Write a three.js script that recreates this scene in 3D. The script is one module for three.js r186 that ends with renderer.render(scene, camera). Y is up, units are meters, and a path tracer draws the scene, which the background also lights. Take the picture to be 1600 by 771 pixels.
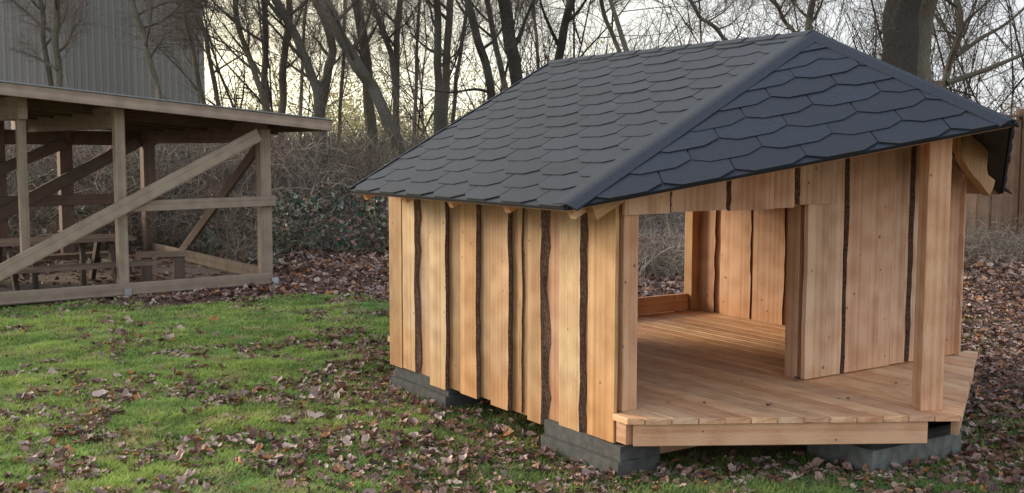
import * as THREE from 'three';
import { mergeGeometries } from 'three/addons/utils/BufferGeometryUtils.js';
import { createNoise2D, createNoise3D } from 'simplex-noise';

// ---------------------------------------------------------------- seeds and noise
function rng(seed) { let a = seed >>> 0; return () => { a = (a + 0x6D2B79F5) | 0; let t = Math.imul(a ^ (a >>> 15), 1 | a); t = (t + Math.imul(t ^ (t >>> 7), 61 | t)) ^ t; return ((t ^ (t >>> 14)) >>> 0) / 4294967296; }; }
const N2 = createNoise2D(rng(11)), N3 = createNoise3D(rng(12));
const clamp = (x, a, b) => Math.min(b, Math.max(a, x)), lerp = (a, b, t) => a + (b - a) * t;
const smooth = (a, b, x) => { const t = clamp((x - a) / (b - a), 0, 1); return t * t * (3 - 2 * t); };
const V3 = (x, y, z) => new THREE.Vector3(x, y, z);

// ---------------------------------------------------------------- camera, sky, sun, exposure
const scene = new THREE.Scene();
const camera = new THREE.PerspectiveCamera(25.57, 1024 / 493, 0.1, 900);
camera.position.set(0, 1.598, 0);
camera.rotation.set(-0.0908, 0, 0.0012);

const SUN_AZ = -58, SUN_EL = 17;                     // degrees; azimuth is clockwise from straight ahead (-z)
const azr = SUN_AZ * Math.PI / 180, elr = SUN_EL * Math.PI / 180;
const sunDir = V3(Math.sin(azr) * Math.cos(elr), Math.sin(elr), -Math.cos(azr) * Math.cos(elr));
{
  const W = 512, H = 256, d = new Float32Array(W * H * 4);
  const glow = V3(Math.sin(-0.7) * 0.97, 0.22, -Math.cos(-0.7) * 0.97).normalize();
  for (let y = 0; y < H; y++) for (let x = 0; x < W; x++) {
    const v = (y + 0.5) / H, u = (x + 0.5) / W;
    const lat = (v - 0.5) * Math.PI, lon = (u - 0.5) * 2 * Math.PI;
    const dx = Math.cos(lat) * Math.cos(lon), dy = Math.sin(lat), dz = Math.cos(lat) * Math.sin(lon);
    const up = Math.max(dy, 0);
    const cs = 2.2 / (0.25 + up), cx = dx * cs, cz = dz * cs;
    const cl = 0.5 + 0.5 * (0.6 * N2(cx * 0.5, cz * 0.5) + 0.3 * N2(cx * 1.3 + 5, cz * 1.3) + 0.15 * N2(cx * 3.1, cz * 3.1 + 9));
    const g2 = Math.max(0, dx * -0.30 + dy * 0.10 + dz * -0.95), g = Math.max(0, dx * glow.x + dy * glow.y + dz * glow.z);
    const hz = Math.exp(-up * 3.0), gl = Math.pow(g, 4), gh = Math.pow(g2, 22);
    const thin = smooth(0.35, 0.8, cl), ex = 1 / 2.6;
    let r = lerp(lerp(0.44, 0.66, thin), lerp(1.00, 1.04, thin), hz), gg = lerp(lerp(0.53, 0.72, thin), lerp(1.02, 1.06, thin), hz), b = lerp(lerp(0.74, 0.84, thin), lerp(1.02, 1.06, thin), hz);
    const bk = lerp(1, 1.5, smooth(-0.35, 0.5, dz)); r *= bk; gg *= bk; b *= bk;
    r = (r + 0.5 * gl + 0.75 * gh) * ex; gg = (gg + 0.43 * gl + 0.62 * gh) * ex; b = (b + 0.20 * gl + 0.22 * gh) * ex;
    if (dy < 0) { const k = smooth(0, -0.2, dy); r = lerp(r, 0.09, k); gg = lerp(gg, 0.09, k); b = lerp(b, 0.07, k); }
    const o = (y * W + x) * 4; d[o] = r; d[o + 1] = gg; d[o + 2] = b; d[o + 3] = 1;
  }
  const t = new THREE.DataTexture(d, W, H, THREE.RGBAFormat, THREE.FloatType);
  t.mapping = THREE.EquirectangularReflectionMapping; t.magFilter = t.minFilter = THREE.LinearFilter; t.needsUpdate = true;
  scene.background = t; scene.environment = t;
}
const sun = new THREE.DirectionalLight(new THREE.Color().setRGB(1, 0.84, 0.64), 2.0);
sun.position.copy(sunDir).multiplyScalar(60); sun.castShadow = true; sun.shadow.radius = 45; sun.shadow.mapSize.set(2048, 2048);
Object.assign(sun.shadow.camera, { left: -25, right: 25, top: 25, bottom: -25, near: 1, far: 160 });
sun.target.position.set(0, 0, -10); scene.add(sun, sun.target);

const renderer = new THREE.WebGLRenderer({ antialias: true });
renderer.setSize(1024, 493); renderer.toneMapping = THREE.LinearToneMapping; renderer.toneMappingExposure = 2.85;
renderer.outputColorSpace = THREE.SRGBColorSpace; renderer.shadowMap.enabled = true; renderer.shadowMap.type = THREE.PCFSoftShadowMap;

// ---------------------------------------------------------------- textures
const toS = (x) => Math.round(255 * clamp(x <= 0.0031308 ? x * 12.92 : 1.055 * Math.pow(x, 1 / 2.4) - 0.055, 0, 1));
function tex(w, h, f, color = true) {                // f(x, y) -> linear colour, or a grey value for relief
  const d = new Uint8Array(w * h * 4);
  for (let y = 0; y < h; y++) for (let x = 0; x < w; x++) {
    const o = (y * w + x) * 4, c = f(x, y);
    if (color) { d[o] = toS(c[0]); d[o + 1] = toS(c[1]); d[o + 2] = toS(c[2]); } else d[o] = d[o + 1] = d[o + 2] = clamp(c * 255, 0, 255);
    d[o + 3] = 255;
  }
  const t = new THREE.DataTexture(d, w, h, THREE.RGBAFormat); t.wrapS = t.wrapT = THREE.RepeatWrapping; t.magFilter = THREE.LinearFilter; t.minFilter = THREE.LinearMipmapLinearFilter;
  t.generateMipmaps = true; if (color) t.colorSpace = THREE.SRGBColorSpace; t.needsUpdate = true; return t;
}
// softwood: long year rings, fibres and a few knots; 1 unit of u is 0.5 m across the grain, 1 unit of v is 2 m along it
function woodTex(seed, light, dark, knotTone, knots) {
  const R = rng(seed), W = 320, H = 1024, K = [];
  for (let i = 0; i < knots; i++) K.push([R() * W, R() * H, 2.5 + R() * 4.5]);
  const ph = R() * 100;
  const hgt = new Float32Array(W * H);
  const t = tex(W, H, (x, y) => {
    let xx = x, kn = 0;
    for (const [kx, ky, kr] of K) {
      let dx = x - kx, dy = y - ky; if (dy > H / 2) dy -= H; if (dy < -H / 2) dy += H; if (dx > W / 2) dx -= W; if (dx < -W / 2) dx += W;
      const q = Math.sqrt(dx * dx + dy * dy * 1.3);
      xx += Math.sign(dx || 1) * kr * 0.8 * Math.exp(-q * q / (kr * kr * 5));
      kn = Math.max(kn, 1 - smooth(kr * 0.75, kr * 1.15, q));
    }
    const a = y / H * Math.PI * 2, ya = Math.cos(a) * 1.1, yb = Math.sin(a) * 1.1;
    const bend = 13 * N3(xx / 260, ya * 0.8 + ph, yb * 0.8) + 1.6 * N3(xx / 60, ya * 2, yb * 2 + ph);
    const ring = (xx + bend) / 10.0, fr = ring - Math.floor(ring);
    const late = Math.pow(fr, 3) * (0.55 + 0.45 * N2(Math.floor(ring) * 7.3, ph));
    const fib = N3(x / 2.2, ya * 9, yb * 9 + ph) * 0.5 + N3(x / 5, ya * 4, yb * 4) * 0.5;
    const blot = N3(x / 130 + 7, ya * 1.6, yb * 1.6 + ph);
    let k = clamp(0.34 + 0.42 * late + 0.26 * fib + 0.34 * blot + 0.34 * N2(x / 26 + ph, ph), 0, 1);
    hgt[y * W + x] = 0.6 - 0.12 * late + 0.15 * fib - 0.3 * kn;
    return [0, 1, 2].map((c) => lerp(lerp(light[c], dark[c], k), knotTone[c], kn * 0.85));
  });
  const b = tex(W, H, (x, y) => hgt[y * W + x], false);
  return [t, b];
}
const W_YEL = woodTex(1, [0.64, 0.485, 0.285], [0.40, 0.245, 0.105], [0.15, 0.07, 0.035], 9);
const W_RED = woodTex(2, [0.60, 0.37, 0.22], [0.40, 0.19, 0.09], [0.14, 0.06, 0.035], 10);
const W_GRY = woodTex(3, [0.27, 0.215, 0.17], [0.16, 0.12, 0.09], [0.07, 0.05, 0.04], 5);
const barkHgt = new Float32Array(256 * 512);
function barkTex(lo, hi, moss) {
  return tex(256, 512, (x, y) => {
    const ax = x / 256 * Math.PI * 2, cx = Math.cos(ax), sx = Math.sin(ax), ay = y / 512 * Math.PI * 2, cy = Math.cos(ay), sy = Math.sin(ay);
    const n = (f, g, s) => N3(cx * f + s, sx * f + cy * g, sy * g + s);
    const ridge = 1 - Math.abs(n(3.2, 1.1, 3)) * 1.3 - 0.45 * Math.abs(n(7, 3, 8));
    const k = clamp(0.55 * ridge + 0.25 * n(10, 9, 1) + 0.22 + 0.15 * n(1.2, 1.2, 5), 0, 1);
    barkHgt[y * 256 + x] = k;
    const m = smooth(0.05, 0.6, n(1.3, 1.4, 21)) * 0.5;
    return [0, 1, 2].map((c) => lerp(lerp(lo[c], hi[c], k), moss[c], m));
  });
}
const T_BARK = barkTex([0.040, 0.035, 0.028], [0.24, 0.205, 0.165], [0.15, 0.155, 0.075]), B_BARK = tex(256, 512, (x, y) => barkHgt[y * 256 + x], false);
const T_EDGE = barkTex([0.040, 0.022, 0.015], [0.20, 0.125, 0.085], [0.27, 0.20, 0.155]);
const T_GRAN = tex(512, 512, (x, y) => { const a = Math.sin(x * 127.1 + y * 311.7) * 43758.5453, h = a - Math.floor(a); const k = 0.55 + 0.9 * h * h + 0.22 * N2(x / 60, y / 60) + 0.42 * N2(x / 17, y / 17) + 0.6 * N2(x / 9, y / 9) + 0.2 * N2(x / 4, y / 4); return [0.0105 * Math.max(k, 0.1), 0.0158 * Math.max(k, 0.1), 0.0255 * Math.max(k, 0.1)]; });
const B_GRAN = tex(256, 256, (x, y) => { const a = Math.sin(x * 12.9 + y * 78.2) * 43758.5453; return 0.3 + 0.5 * (a - Math.floor(a)); }, false);
const T_CONC = tex(256, 256, (x, y) => { const a = Math.sin(x * 91.7 + y * 47.3) * 9758.5453, h = a - Math.floor(a); const k = 0.8 + 0.2 * N2(x / 50, y / 50) + 0.12 * N2(x / 12, y / 12) + 0.2 * h; return [0.078 * k, 0.079 * k, 0.070 * k]; });
const T_SOIL = tex(1024, 1024, (x, y) => {
  const ax = x / 1024 * Math.PI * 2, ay = y / 1024 * Math.PI * 2, n = (f, s) => N3(Math.cos(ax) * f + s, Math.sin(ax) * f + Math.cos(ay) * f, Math.sin(ay) * f + s * 2);
  const k = clamp(0.5 + 0.35 * n(3, 1) + 0.3 * n(14, 4) + 0.35 * n(45, 9), 0, 1), r = smooth(0.15, 0.55, n(26, 31)), p = smooth(0.35, 0.6, n(34, 51));
  let c = [lerp(0.030, 0.10, k), lerp(0.024, 0.070, k), lerp(0.017, 0.048, k)];
  c = c.map((v, i) => lerp(v, [0.20, 0.115, 0.075][i], r * 0.6)); return c.map((v, i) => lerp(v, [0.30, 0.24, 0.20][i], p * 0.5));
});

const mats = {};
const std = (o) => new THREE.MeshStandardMaterial({ roughness: 0.8, ...o });
const rgb = (r, g, b) => new THREE.Color().setRGB(r, g, b);
const wood = ([map, bump], k, extra = {}) => std({ map, bumpMap: bump, bumpScale: 0.0012, color: rgb(...k), roughness: 0.72, ...extra });
mats.yel = [wood(W_YEL, [0.76, 0.61, 0.51]), wood(W_YEL, [0.86, 0.77, 0.69]), wood(W_YEL, [0.64, 0.50, 0.38]), wood(W_YEL, [0.80, 0.61, 0.45])];
mats.red = [wood(W_RED, [1, 1, 1]), wood(W_RED, [1.08, 1.04, 1.0]), wood(W_RED, [0.9, 0.86, 0.84]), wood(W_RED, [1.04, 1.1, 1.1]), wood(W_RED, [1.0, 0.92, 0.85])];
mats.gry = [wood(W_GRY, [1.06, 1.03, 0.93]), wood(W_GRY, [0.92, 0.88, 0.78]), wood(W_GRY, [1.2, 1.18, 1.06])];
mats.brn = [wood(W_GRY, [0.62, 0.50, 0.44]), wood(W_GRY, [0.5, 0.42, 0.38])];
mats.fen = [wood(W_GRY, [1.0, 0.74, 0.54]), wood(W_GRY, [0.8, 0.6, 0.44]), wood(W_GRY, [1.15, 0.88, 0.64])];
mats.edge = std({ map: T_EDGE, color: rgb(1.25, 1.1, 1.0), bumpMap: B_BARK, bumpScale: 0.006, roughness: 0.95 });
mats.bark = [std({ map: T_BARK, bumpMap: B_BARK, bumpScale: 0.012, roughness: 0.95 }), std({ map: T_BARK, bumpMap: B_BARK, bumpScale: 0.012, roughness: 0.95, color: rgb(1.35, 1.3, 1.2) }), std({ map: T_BARK, bumpMap: B_BARK, bumpScale: 0.015, roughness: 0.95, color: rgb(0.42, 0.41, 0.39) })];
mats.twig = std({ color: rgb(0.13, 0.108, 0.088), roughness: 0.9 });
mats.shingle = [0.85, 1.0, 1.12, 1.25, 0.95].map((k) => std({ map: T_GRAN, bumpMap: B_GRAN, bumpScale: 0.0006, color: rgb(k, k, k * 1.02), roughness: 0.5 }));
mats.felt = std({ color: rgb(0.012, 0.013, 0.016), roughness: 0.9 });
mats.conc = std({ map: T_CONC, bumpMap: T_CONC, bumpScale: 0.002, roughness: 0.95 });
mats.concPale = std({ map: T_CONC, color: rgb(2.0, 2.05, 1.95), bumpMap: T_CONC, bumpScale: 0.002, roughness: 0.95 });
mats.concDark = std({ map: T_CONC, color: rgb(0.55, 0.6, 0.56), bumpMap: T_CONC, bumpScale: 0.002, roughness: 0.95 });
mats.metal = std({ color: rgb(0.62, 0.66, 0.72), metalness: 0.9, roughness: 0.35 });

// ---------------------------------------------------------------- building helpers
const used = {};
function numbered(n) { used[n] = (used[n] ?? -1) + 1; return used[n] ? n + '_' + String(used[n]).padStart(3, '0') : n; }
function tag(o, label, category, group, kind) { if (label) o.userData.label = label; if (category) o.userData.category = category; if (group) o.userData.group = group; if (kind) o.userData.kind = kind; return o; }
function lit(o) { o.castShadow = true; o.receiveShadow = true; return o; }
function thing(name, label, category, pos = [0, 0, 0], turn = 0, group) { const o = new THREE.Group(); o.name = numbered(name); o.position.set(...pos); o.rotation.y = turn; scene.add(o); return tag(o, label, category, group); }
function part(name, geo, mat, parent) { const m = lit(new THREE.Mesh(geo, mat)); m.name = parent === scene ? numbered(name) : name; parent.add(m); return m; }

// triangles with flat normals, kept by material slot
class Tri {
  constructor() { this.s = [[], []]; }
  tri(a, b, c, ua, ub, uc, slot = 0) { this.s[slot].push([a, b, c, ua, ub, uc]); }
  quad(a, b, c, d, ua, ub, uc, ud, slot = 0) { this.tri(a, b, c, ua, ub, uc, slot); this.tri(a, c, d, ua, uc, ud, slot); }
  geo(flip = false) {
    const P = [], U = [], C = [], g = new THREE.BufferGeometry(); let at = 0;
    this.s.forEach((list, k) => { if (!list.length) return; for (const t of list) { const o = flip ? [0, 2, 1] : [0, 1, 2]; for (const i of o) { P.push(t[i][0], t[i][1], t[i][2]); U.push(...t[i + 3]); if (this.tint) C.push(...this.tint(t[i].raw)); } } g.addGroup(at, list.length * 3, k); at += list.length * 3; });
    g.setAttribute('position', new THREE.Float32BufferAttribute(P, 3)); g.setAttribute('uv', new THREE.Float32BufferAttribute(U, 2)); if (this.tint) g.setAttribute('color', new THREE.Float32BufferAttribute(C, 3)); g.computeVertexNormals(); return g;
  }
}
// a sawn timber from p to q: w wide (across 'side'), h deep, grain along its length
const RB = rng(77);
function beamGeo(p, q, w, h, side = V3(0, 0, 1)) {
  p = Array.isArray(p) ? V3(...p) : p; q = Array.isArray(q) ? V3(...q) : q;
  const L = q.clone().sub(p), len = L.length(); L.normalize();
  const N = L.clone().cross(side).normalize(), S = N.clone().cross(L).normalize(), t = new Tri(), c = 0.004;
  const prof = [[-w / 2 + c, -h / 2], [w / 2 - c, -h / 2], [w / 2, -h / 2 + c], [w / 2, h / 2 - c], [w / 2 - c, h / 2], [-w / 2 + c, h / 2], [-w / 2, h / 2 - c], [-w / 2, -h / 2 + c]];
  const at = (i, e) => { const [a, b] = prof[i % 8], o = e ? q : p; return [o.x + S.x * a + N.x * b, o.y + S.y * a + N.y * b, o.z + S.z * a + N.z * b]; };
  const u0 = RB(), v0 = RB(); let run = 0;
  for (let i = 0; i < 8; i++) {
    const [a0, b0] = prof[i], [a1, b1] = prof[(i + 1) % 8], d = Math.hypot(a1 - a0, b1 - b0), ua = u0 + run / 0.5, ub = u0 + (run + d) / 0.5; run += d;
    t.quad(at(i, 0), at(i + 1, 0), at(i + 1, 1), at(i, 1), [ua, v0], [ub, v0], [ub, v0 + len / 2], [ua, v0 + len / 2]);
  }
  for (const e of [0, 1]) for (let i = 1; i < 7; i++) { const k = e ? [0, i, i + 1] : [0, i + 1, i]; const uv = (j) => [u0 + prof[j][0] / 0.5, v0 + prof[j][1] / 0.5]; t.tri(at(k[0], e), at(k[1], e), at(k[2], e), uv(k[0]), uv(k[1]), uv(k[2])); }
  const g = t.geo(), idx = g.attributes.position, nn = g.attributes.normal;   // outward normals
  const m = p.clone().add(q).multiplyScalar(0.5); let s = 0; for (let i = 0; i < idx.count; i += 3) s += (idx.getX(i) - m.x) * nn.getX(i) + (idx.getY(i) - m.y) * nn.getY(i) + (idx.getZ(i) - m.z) * nn.getZ(i);
  return s < 0 ? t.geo(true) : g;
}
// an upright board: a runs across, y up, o outwards; waney edges with bark where asked, a strip of pale sapwood along one side
let boardSeed = 1;
function boardGeo({ a0, a1, y0, top, t, o0 = 0, bevA = 0, bevB = 0, wav = 0.004, slope0 = 0, dim = 1 }, map) {
  const seg = 18, T = new Tri(), s = boardSeed++, R = rng(s * 97), u0 = R(), v0 = R(), f = typeof top === 'function' ? top : () => top, w = a1 - a0;
  const wA = bevA ? 0.008 : wav * 0.4, wB = bevB ? 0.008 : wav * 0.4, sapA = (R() < 0.6 ? 0.10 + 0.22 * R() : 0.02) * w, sapB = (R() < 0.4 ? 0.08 + 0.2 * R() : 0.02) * w, sap = 1.08 + 0.12 * R(), ph = R() * 50;
  T.tint = ([a, y, o]) => {                           // paler above, more orange at the foot; sapwood lighter than heartwood
    const k = smooth(0.55, 0.10, y + 0.18 * N2(s * 2.7, y * 2) + 0.10 * N2(s, 3)) * 0.8, e = Math.max(1 - smooth(sapA * 0.8, sapA * 1.1 + 0.004, a - a0 - 0.006 * N2(y * 1.5, ph)), 1 - smooth(sapB * 0.8, sapB * 1.1 + 0.004, a1 - a - 0.006 * N2(y * 1.5, ph + 9)));
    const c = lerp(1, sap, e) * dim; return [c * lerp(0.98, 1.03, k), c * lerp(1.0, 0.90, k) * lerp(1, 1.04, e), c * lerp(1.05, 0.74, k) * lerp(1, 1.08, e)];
  };
  const ring = (k) => {
    const q = k / seg, rag = (m, d) => N2(q * 2.2, s * m) + 0.5 * N2(q * 7, s + d) + 0.3 * N2(q * 19, s + d), nA = wA * rag(3.1, 0), nB = wB * rag(5.3, 50), nb = bevA ? bevA * (0.6 * N2(q * 4, s + 9) + 0.45 * N2(q * 13, s + 9)) : 0, nc = bevB ? bevB * (0.6 * N2(q * 4, s + 19) + 0.45 * N2(q * 13, s + 19)) : 0, da = a0 + nA, db = a1 + nB;
    return [[a0 - bevA - nb + nA, o0], [da - bevA * 0.35, o0 + t * 0.6], [da, o0 + t], [da + Math.max(sapA * 0.8, 0.004), o0 + t], [da + Math.max(sapA * 1.1 + 0.004, 0.01), o0 + t], [db - Math.max(sapB * 1.1 + 0.004, 0.01), o0 + t], [db - Math.max(sapB * 0.8, 0.004), o0 + t], [db, o0 + t], [db + bevB * 0.35, o0 + t * 0.6], [a1 + bevB + nc + nB, o0]].map(([a, o]) => { const b = y0 + slope0 * (a - a0), e = f(a); return [a, lerp(b, e, q), o]; });
  };
  const n = 10, P = (p) => { const r = map(...p); r.raw = p; return r; }, slot = [bevA ? 1 : 0, bevA ? 1 : 0, 0, 0, 0, 0, 0, bevB ? 1 : 0, bevB ? 1 : 0, 0];
  let prev = ring(0);
  const uvOf = (p, i) => slot[i] ? [(p[2] - o0) * 7 + p[0] * 6 + u0, v0 + p[1] * 4.5] : [u0 + (p[0] + p[2]) / 0.5, v0 + p[1] / 2];
  const cap = (r, rev) => { for (let i = 1; i < n - 1; i++) { const k = rev ? [0, i + 1, i] : [0, i, i + 1]; T.tri(P(r[k[0]]), P(r[k[1]]), P(r[k[2]]), ...k.map((j) => [u0 + r[j][0] / 0.5, v0 + r[j][2] / 0.5])); } };
  cap(prev, false);
  for (let k = 1; k <= seg; k++) {
    const cur = ring(k);
    for (let i = 0; i < n; i++) { const j = (i + 1) % n; T.quad(P(prev[i]), P(cur[i]), P(cur[j]), P(prev[j]), uvOf(prev[i], i), uvOf(cur[i], i), uvOf(cur[j], i), uvOf(prev[j], i), slot[i]); }
    prev = cur;
  }
  cap(prev, true);
  const g = T.geo(), po = g.attributes.position, no = g.attributes.normal; g.computeBoundingBox(); const m = g.boundingBox.getCenter(V3()); let sg = 0;
  for (let i = 0; i < po.count; i += 3) sg += (po.getX(i) - m.x) * no.getX(i) + (po.getY(i) - m.y) * no.getY(i) + (po.getZ(i) - m.z) * no.getZ(i);
  return sg < 0 ? T.geo(true) : g;
}
const sawn = (m) => { if (!m.userData.sawn) { m.userData.sawn = m.clone(); m.userData.sawn.vertexColors = true; } return m.userData.sawn; };
const pick = (list, R) => list[Math.floor(R() * list.length)];

// ---------------------------------------------------------------- the playhouse
// own frame: x runs along the open front, -z along the long board wall (v), y up; the near left corner is its origin
const HUT = [0.5166, 0, -5.3677], HTURN = 0.5839, LW = 2.46, WD = 2.864, MID = 1.432;
const hut = thing('playhouse', 'small larch playhouse with dark shingle roof, board walls and pointed porch deck', 'playhouse', HUT, HTURN);
const hutPoint = (u, v, y = 0) => V3(HUT[0] + u * Math.cos(HTURN) - v * Math.sin(HTURN), y, HUT[2] - u * Math.sin(HTURN) - v * Math.cos(HTURN));
const UV = (u, v, y) => V3(u, y, -v);
const EV = 1.314, RG = 2.231, TIP = 1.715;
const rf = { L: UV(-0.33, -0.03, EV), A: UV(MID, 0.035, RG), B: UV(MID, 2.53, RG), M: UV(-0.33, 2.34, EV), R: UV(MID, -1.18, TIP), Lr: UV(3.194, -0.03, EV), Mr: UV(3.194, 2.34, EV), S: UV(MID, 3.64, TIP) };
const planes = [[rf.L, rf.A, rf.B], [rf.Lr, rf.B, rf.A], [rf.L, rf.R, rf.A], [rf.Lr, rf.A, rf.R], [rf.M, rf.B, rf.S], [rf.Mr, rf.S, rf.B]].map(([a, b, c]) => { const n = b.clone().sub(a).cross(c.clone().sub(a)).normalize(); if (n.y < 0) n.negate(); return [n, a]; });
const roofH = (u, v) => Math.min(...planes.map(([n, a]) => a.y - (n.x * (u - a.x) + n.z * (-v - a.z)) / n.y));
const HR = rng(5);

function boardWall(name, parentGeo, mat, map, boards) {
  const w = part(name, parentGeo, mat, hut);
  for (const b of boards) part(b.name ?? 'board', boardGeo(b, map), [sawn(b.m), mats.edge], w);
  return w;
}
{ // long left wall
  const map = (a, y, o) => [0.055 - o, y, -a], top = (a) => roofH(0.02, clamp(a, 0.1, 2.3)) - 0.055;
  const rails = mergeGeometries([beamGeo([0.085, 0.42, -0.05], [0.085, 0.42, -2.42], 0.05, 0.09, V3(1, 0, 0)), beamGeo([0.085, 1.25, -0.05], [0.085, 1.25, -2.42], 0.05, 0.09, V3(1, 0, 0)), beamGeo([0.085, 0.19, -0.05], [0.085, 0.19, -2.42], 0.05, 0.09, V3(1, 0, 0))]);
  const Y = mats.yel, Rd = mats.red, outer = [
    [2.29, 2.47, 0, 0.104, Y[2]], [2.11, 2.272, 0.026, 0.110, Y[1]], [1.70, 1.905, 0.003, 0.062, Y[1]], [1.33, 1.515, 0.009, 0.080, Y[3]],
    [0.977, 1.165, 0.004, 0.078, Y[0]], [0.65, 0.776, 0.036, 0.070, Y[2]], [0.297, 0.478, 0.020, 0.080, Y[1]], [0.006, 0.226, 0, 0.112, Y[3]]];
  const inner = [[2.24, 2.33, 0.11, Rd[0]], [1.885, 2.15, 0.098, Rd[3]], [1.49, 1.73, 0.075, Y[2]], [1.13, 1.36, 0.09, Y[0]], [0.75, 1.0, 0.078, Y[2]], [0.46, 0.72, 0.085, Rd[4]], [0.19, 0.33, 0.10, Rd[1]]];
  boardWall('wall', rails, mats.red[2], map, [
    ...inner.map(([a0, a1, y0, m]) => ({ a0, a1, y0, top, t: 0.024, m, wav: 0.004, dim: 0.74 })),  // recessed boards toned down to imitate shadow between the outer ones
    { a0: 0.862, a1: 0.90, y0: 0.09, top, t: 0.03, o0: 0.006, bevA: 0.006, wav: 0.012, m: mats.yel[2] },
    ...outer.map(([a0, a1, bevA, y0, m]) => ({ a0, a1, y0, top, t: 0.022 + (bevA > 0.03 ? 0.008 : 0), o0: 0.0245 + (bevA > 0.03 ? 0 : 0.008), bevA, m, wav: 0.006 }))]);
}
{ // front wall: boards beside the doorway, short boards above it
  const map = (a, y, o) => [a, y, o - 0.055], top = (a) => roofH(clamp(a, 0.02, 2.84), 0.0) - 0.07;
  const rails = mergeGeometries([beamGeo([0.02, 1.345, -0.085], [2.80, 1.345, -0.085], 0.05, 0.11), beamGeo([1.5, 0.45, -0.085], [2.80, 0.45, -0.085], 0.05, 0.08)]);
  const m = mats.red, wall = [
    { a0: 1.397, a1: 1.700, y0: 0.274, t: 0.028, o0: 0.022, bevB: 0.006, m: m[3], wav: 0.01 }, { a0: 1.66, a1: 1.80, y0: 0.277, t: 0.021, m: m[2] },
    { a0: 1.736, a1: 2.150, y0: 0.275, t: 0.030, o0: 0.022, bevA: 0.006, m: m[1], wav: 0.012 }, { a0: 2.154, a1: 2.296, y0: 0.278, t: 0.027, o0: 0.022, bevB: 0.008, m: m[0], wav: 0.01 },
    { a0: 2.25, a1: 2.42, y0: 0.28, t: 0.021, m: m[2] }, { a0: 2.345, a1: 2.60, y0: 0.276, t: 0.030, o0: 0.022, bevA: 0.01, m: m[3], wav: 0.01 }, { a0: 2.603, a1: 2.868, y0: 0.275, t: 0.029, o0: 0.022, m: m[4] }];
  const header = [[0.036, 0.328, 1.266, 0.026, m[3], 0], [0.345, 0.725, 1.270, 0.022, m[0], 0.026], [0.758, 1.086, 1.264, 0.024, m[4], 0.006], [1.091, 1.249, 1.268, 0.022, m[1], 0], [1.296, 1.598, 1.282, 0.026, m[3], 0.014]]
    .map(([a0, a1, y0, t, mm, bevA]) => ({ a0, a1, y0, t, o0: 0.052, m: mm, bevA, wav: 0.006 }));
  const back = [[0.30, 0.42], [0.70, 0.80], [1.23, 1.32]].map(([a0, a1]) => ({ a0, a1, y0: 1.275, t: 0.02, o0: 0.028, m: m[2] }));
  boardWall('front_wall', rails, mats.red[2], map, [...wall, ...back, ...header].map((b) => ({ ...b, top })));
}
{ // right wall, seen from inside through the doorway
  const map = (a, y, o) => [WD - 0.055 + o, y, -a], top = (a) => roofH(WD - 0.02, clamp(a, 0.1, 2.3)) - 0.06, m = mats.red;
  const rails = mergeGeometries([beamGeo([2.80, 1.27, -0.05], [2.80, 1.27, -2.42], 0.04, 0.09, V3(1, 0, 0))]);
  const inside = [[2.19, 2.44, m[2]], [1.796, 2.117, m[1]], [1.456, 1.762, m[0]], [1.10, 1.41, m[3]], [0.74, 1.06, m[1]], [0.40, 0.70, m[0]], [0.05, 0.36, m[4]]];
  boardWall('wall', rails, m[2], map, [
    ...inside.map(([a0, a1, mm]) => ({ a0, a1, y0: 0.268, top, t: 0.026, o0: -0.026, m: mm, bevA: 0.008, wav: 0.008 })),
    ...[[0.0, 0.1], [0.33, 0.43], [0.67, 0.77], [1.03, 1.13], [1.38, 1.49], [1.73, 1.83], [2.09, 2.22], [2.38, 2.47]].map(([a0, a1]) => ({ a0, a1, y0: 0.11, top, t: 0.028, m: m[2], bevA: 0.02, bevB: 0.02 }))]);
}
{ // back wall: boards on the left half, a wide opening with a low rail on the right half
  const map = (a, y, o) => [a, y, -(LW - 0.055 + o)], top = (a) => roofH(clamp(a, 0.05, 2.8), LW) - 0.07, m = mats.red;
  const rails = mergeGeometries([beamGeo([0.02, 1.36, -2.39], [2.80, 1.36, -2.39], 0.05, 0.11), beamGeo([0.9, 0.345, -2.415], [2.72, 0.338, -2.415], 0.045, 0.135)]);
  const list = []; for (let i = 0; i < 5; i++) list.push({ a0: i * 0.2 + 0.005, a1: i * 0.2 + 0.195, y0: 0.11, t: 0.028, m: m[i % 5], bevB: 0.012 });
  for (let i = 0; i < 9; i++) list.push({ a0: 1.0 + i * 0.2, a1: 1.193 + i * 0.2, y0: 1.36, t: 0.026, m: m[(i * 2) % 5] });
  boardWall('back_wall', rails, m[1], map, list.map((b) => ({ ...b, top })));
}
{ // posts
  const P = (u, v, y0, y1, w, side, m) => part('post', beamGeo(UV(u, v, y0), UV(u, v, y1), w, w, side), m, hut);
  const e = V3(1.45, 0, 0.86).normalize();
  tag(P(1.418, -0.79, 0.267, roofH(1.418, -0.79) - 0.05, 0.115, e, mats.red[1]), 'free standing porch post at the tip of the deck');
  P(0.106, 0.055, 0.267, 1.45, 0.094, V3(1, 0, 0), mats.red[1]); P(1.456, 0.125, 0.267, 1.34, 0.094, V3(1, 0, 0), mats.red[2]);
  P(2.765, 0.11, 0.267, 1.40, 0.075, V3(1, 0, 0), mats.red[2]); P(0.106, 2.33, 0.267, 1.42, 0.09, V3(1, 0, 0), mats.red[2]); P(2.745, 2.40, 0.267, 1.42, 0.095, V3(1, 0, 0), mats.yel[0]);
  part('post', beamGeo(UV(1.432, 3.24, 0.267), UV(1.432, 3.24, 1.80), 0.11, 0.11), mats.red[0], hut);
}
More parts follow.
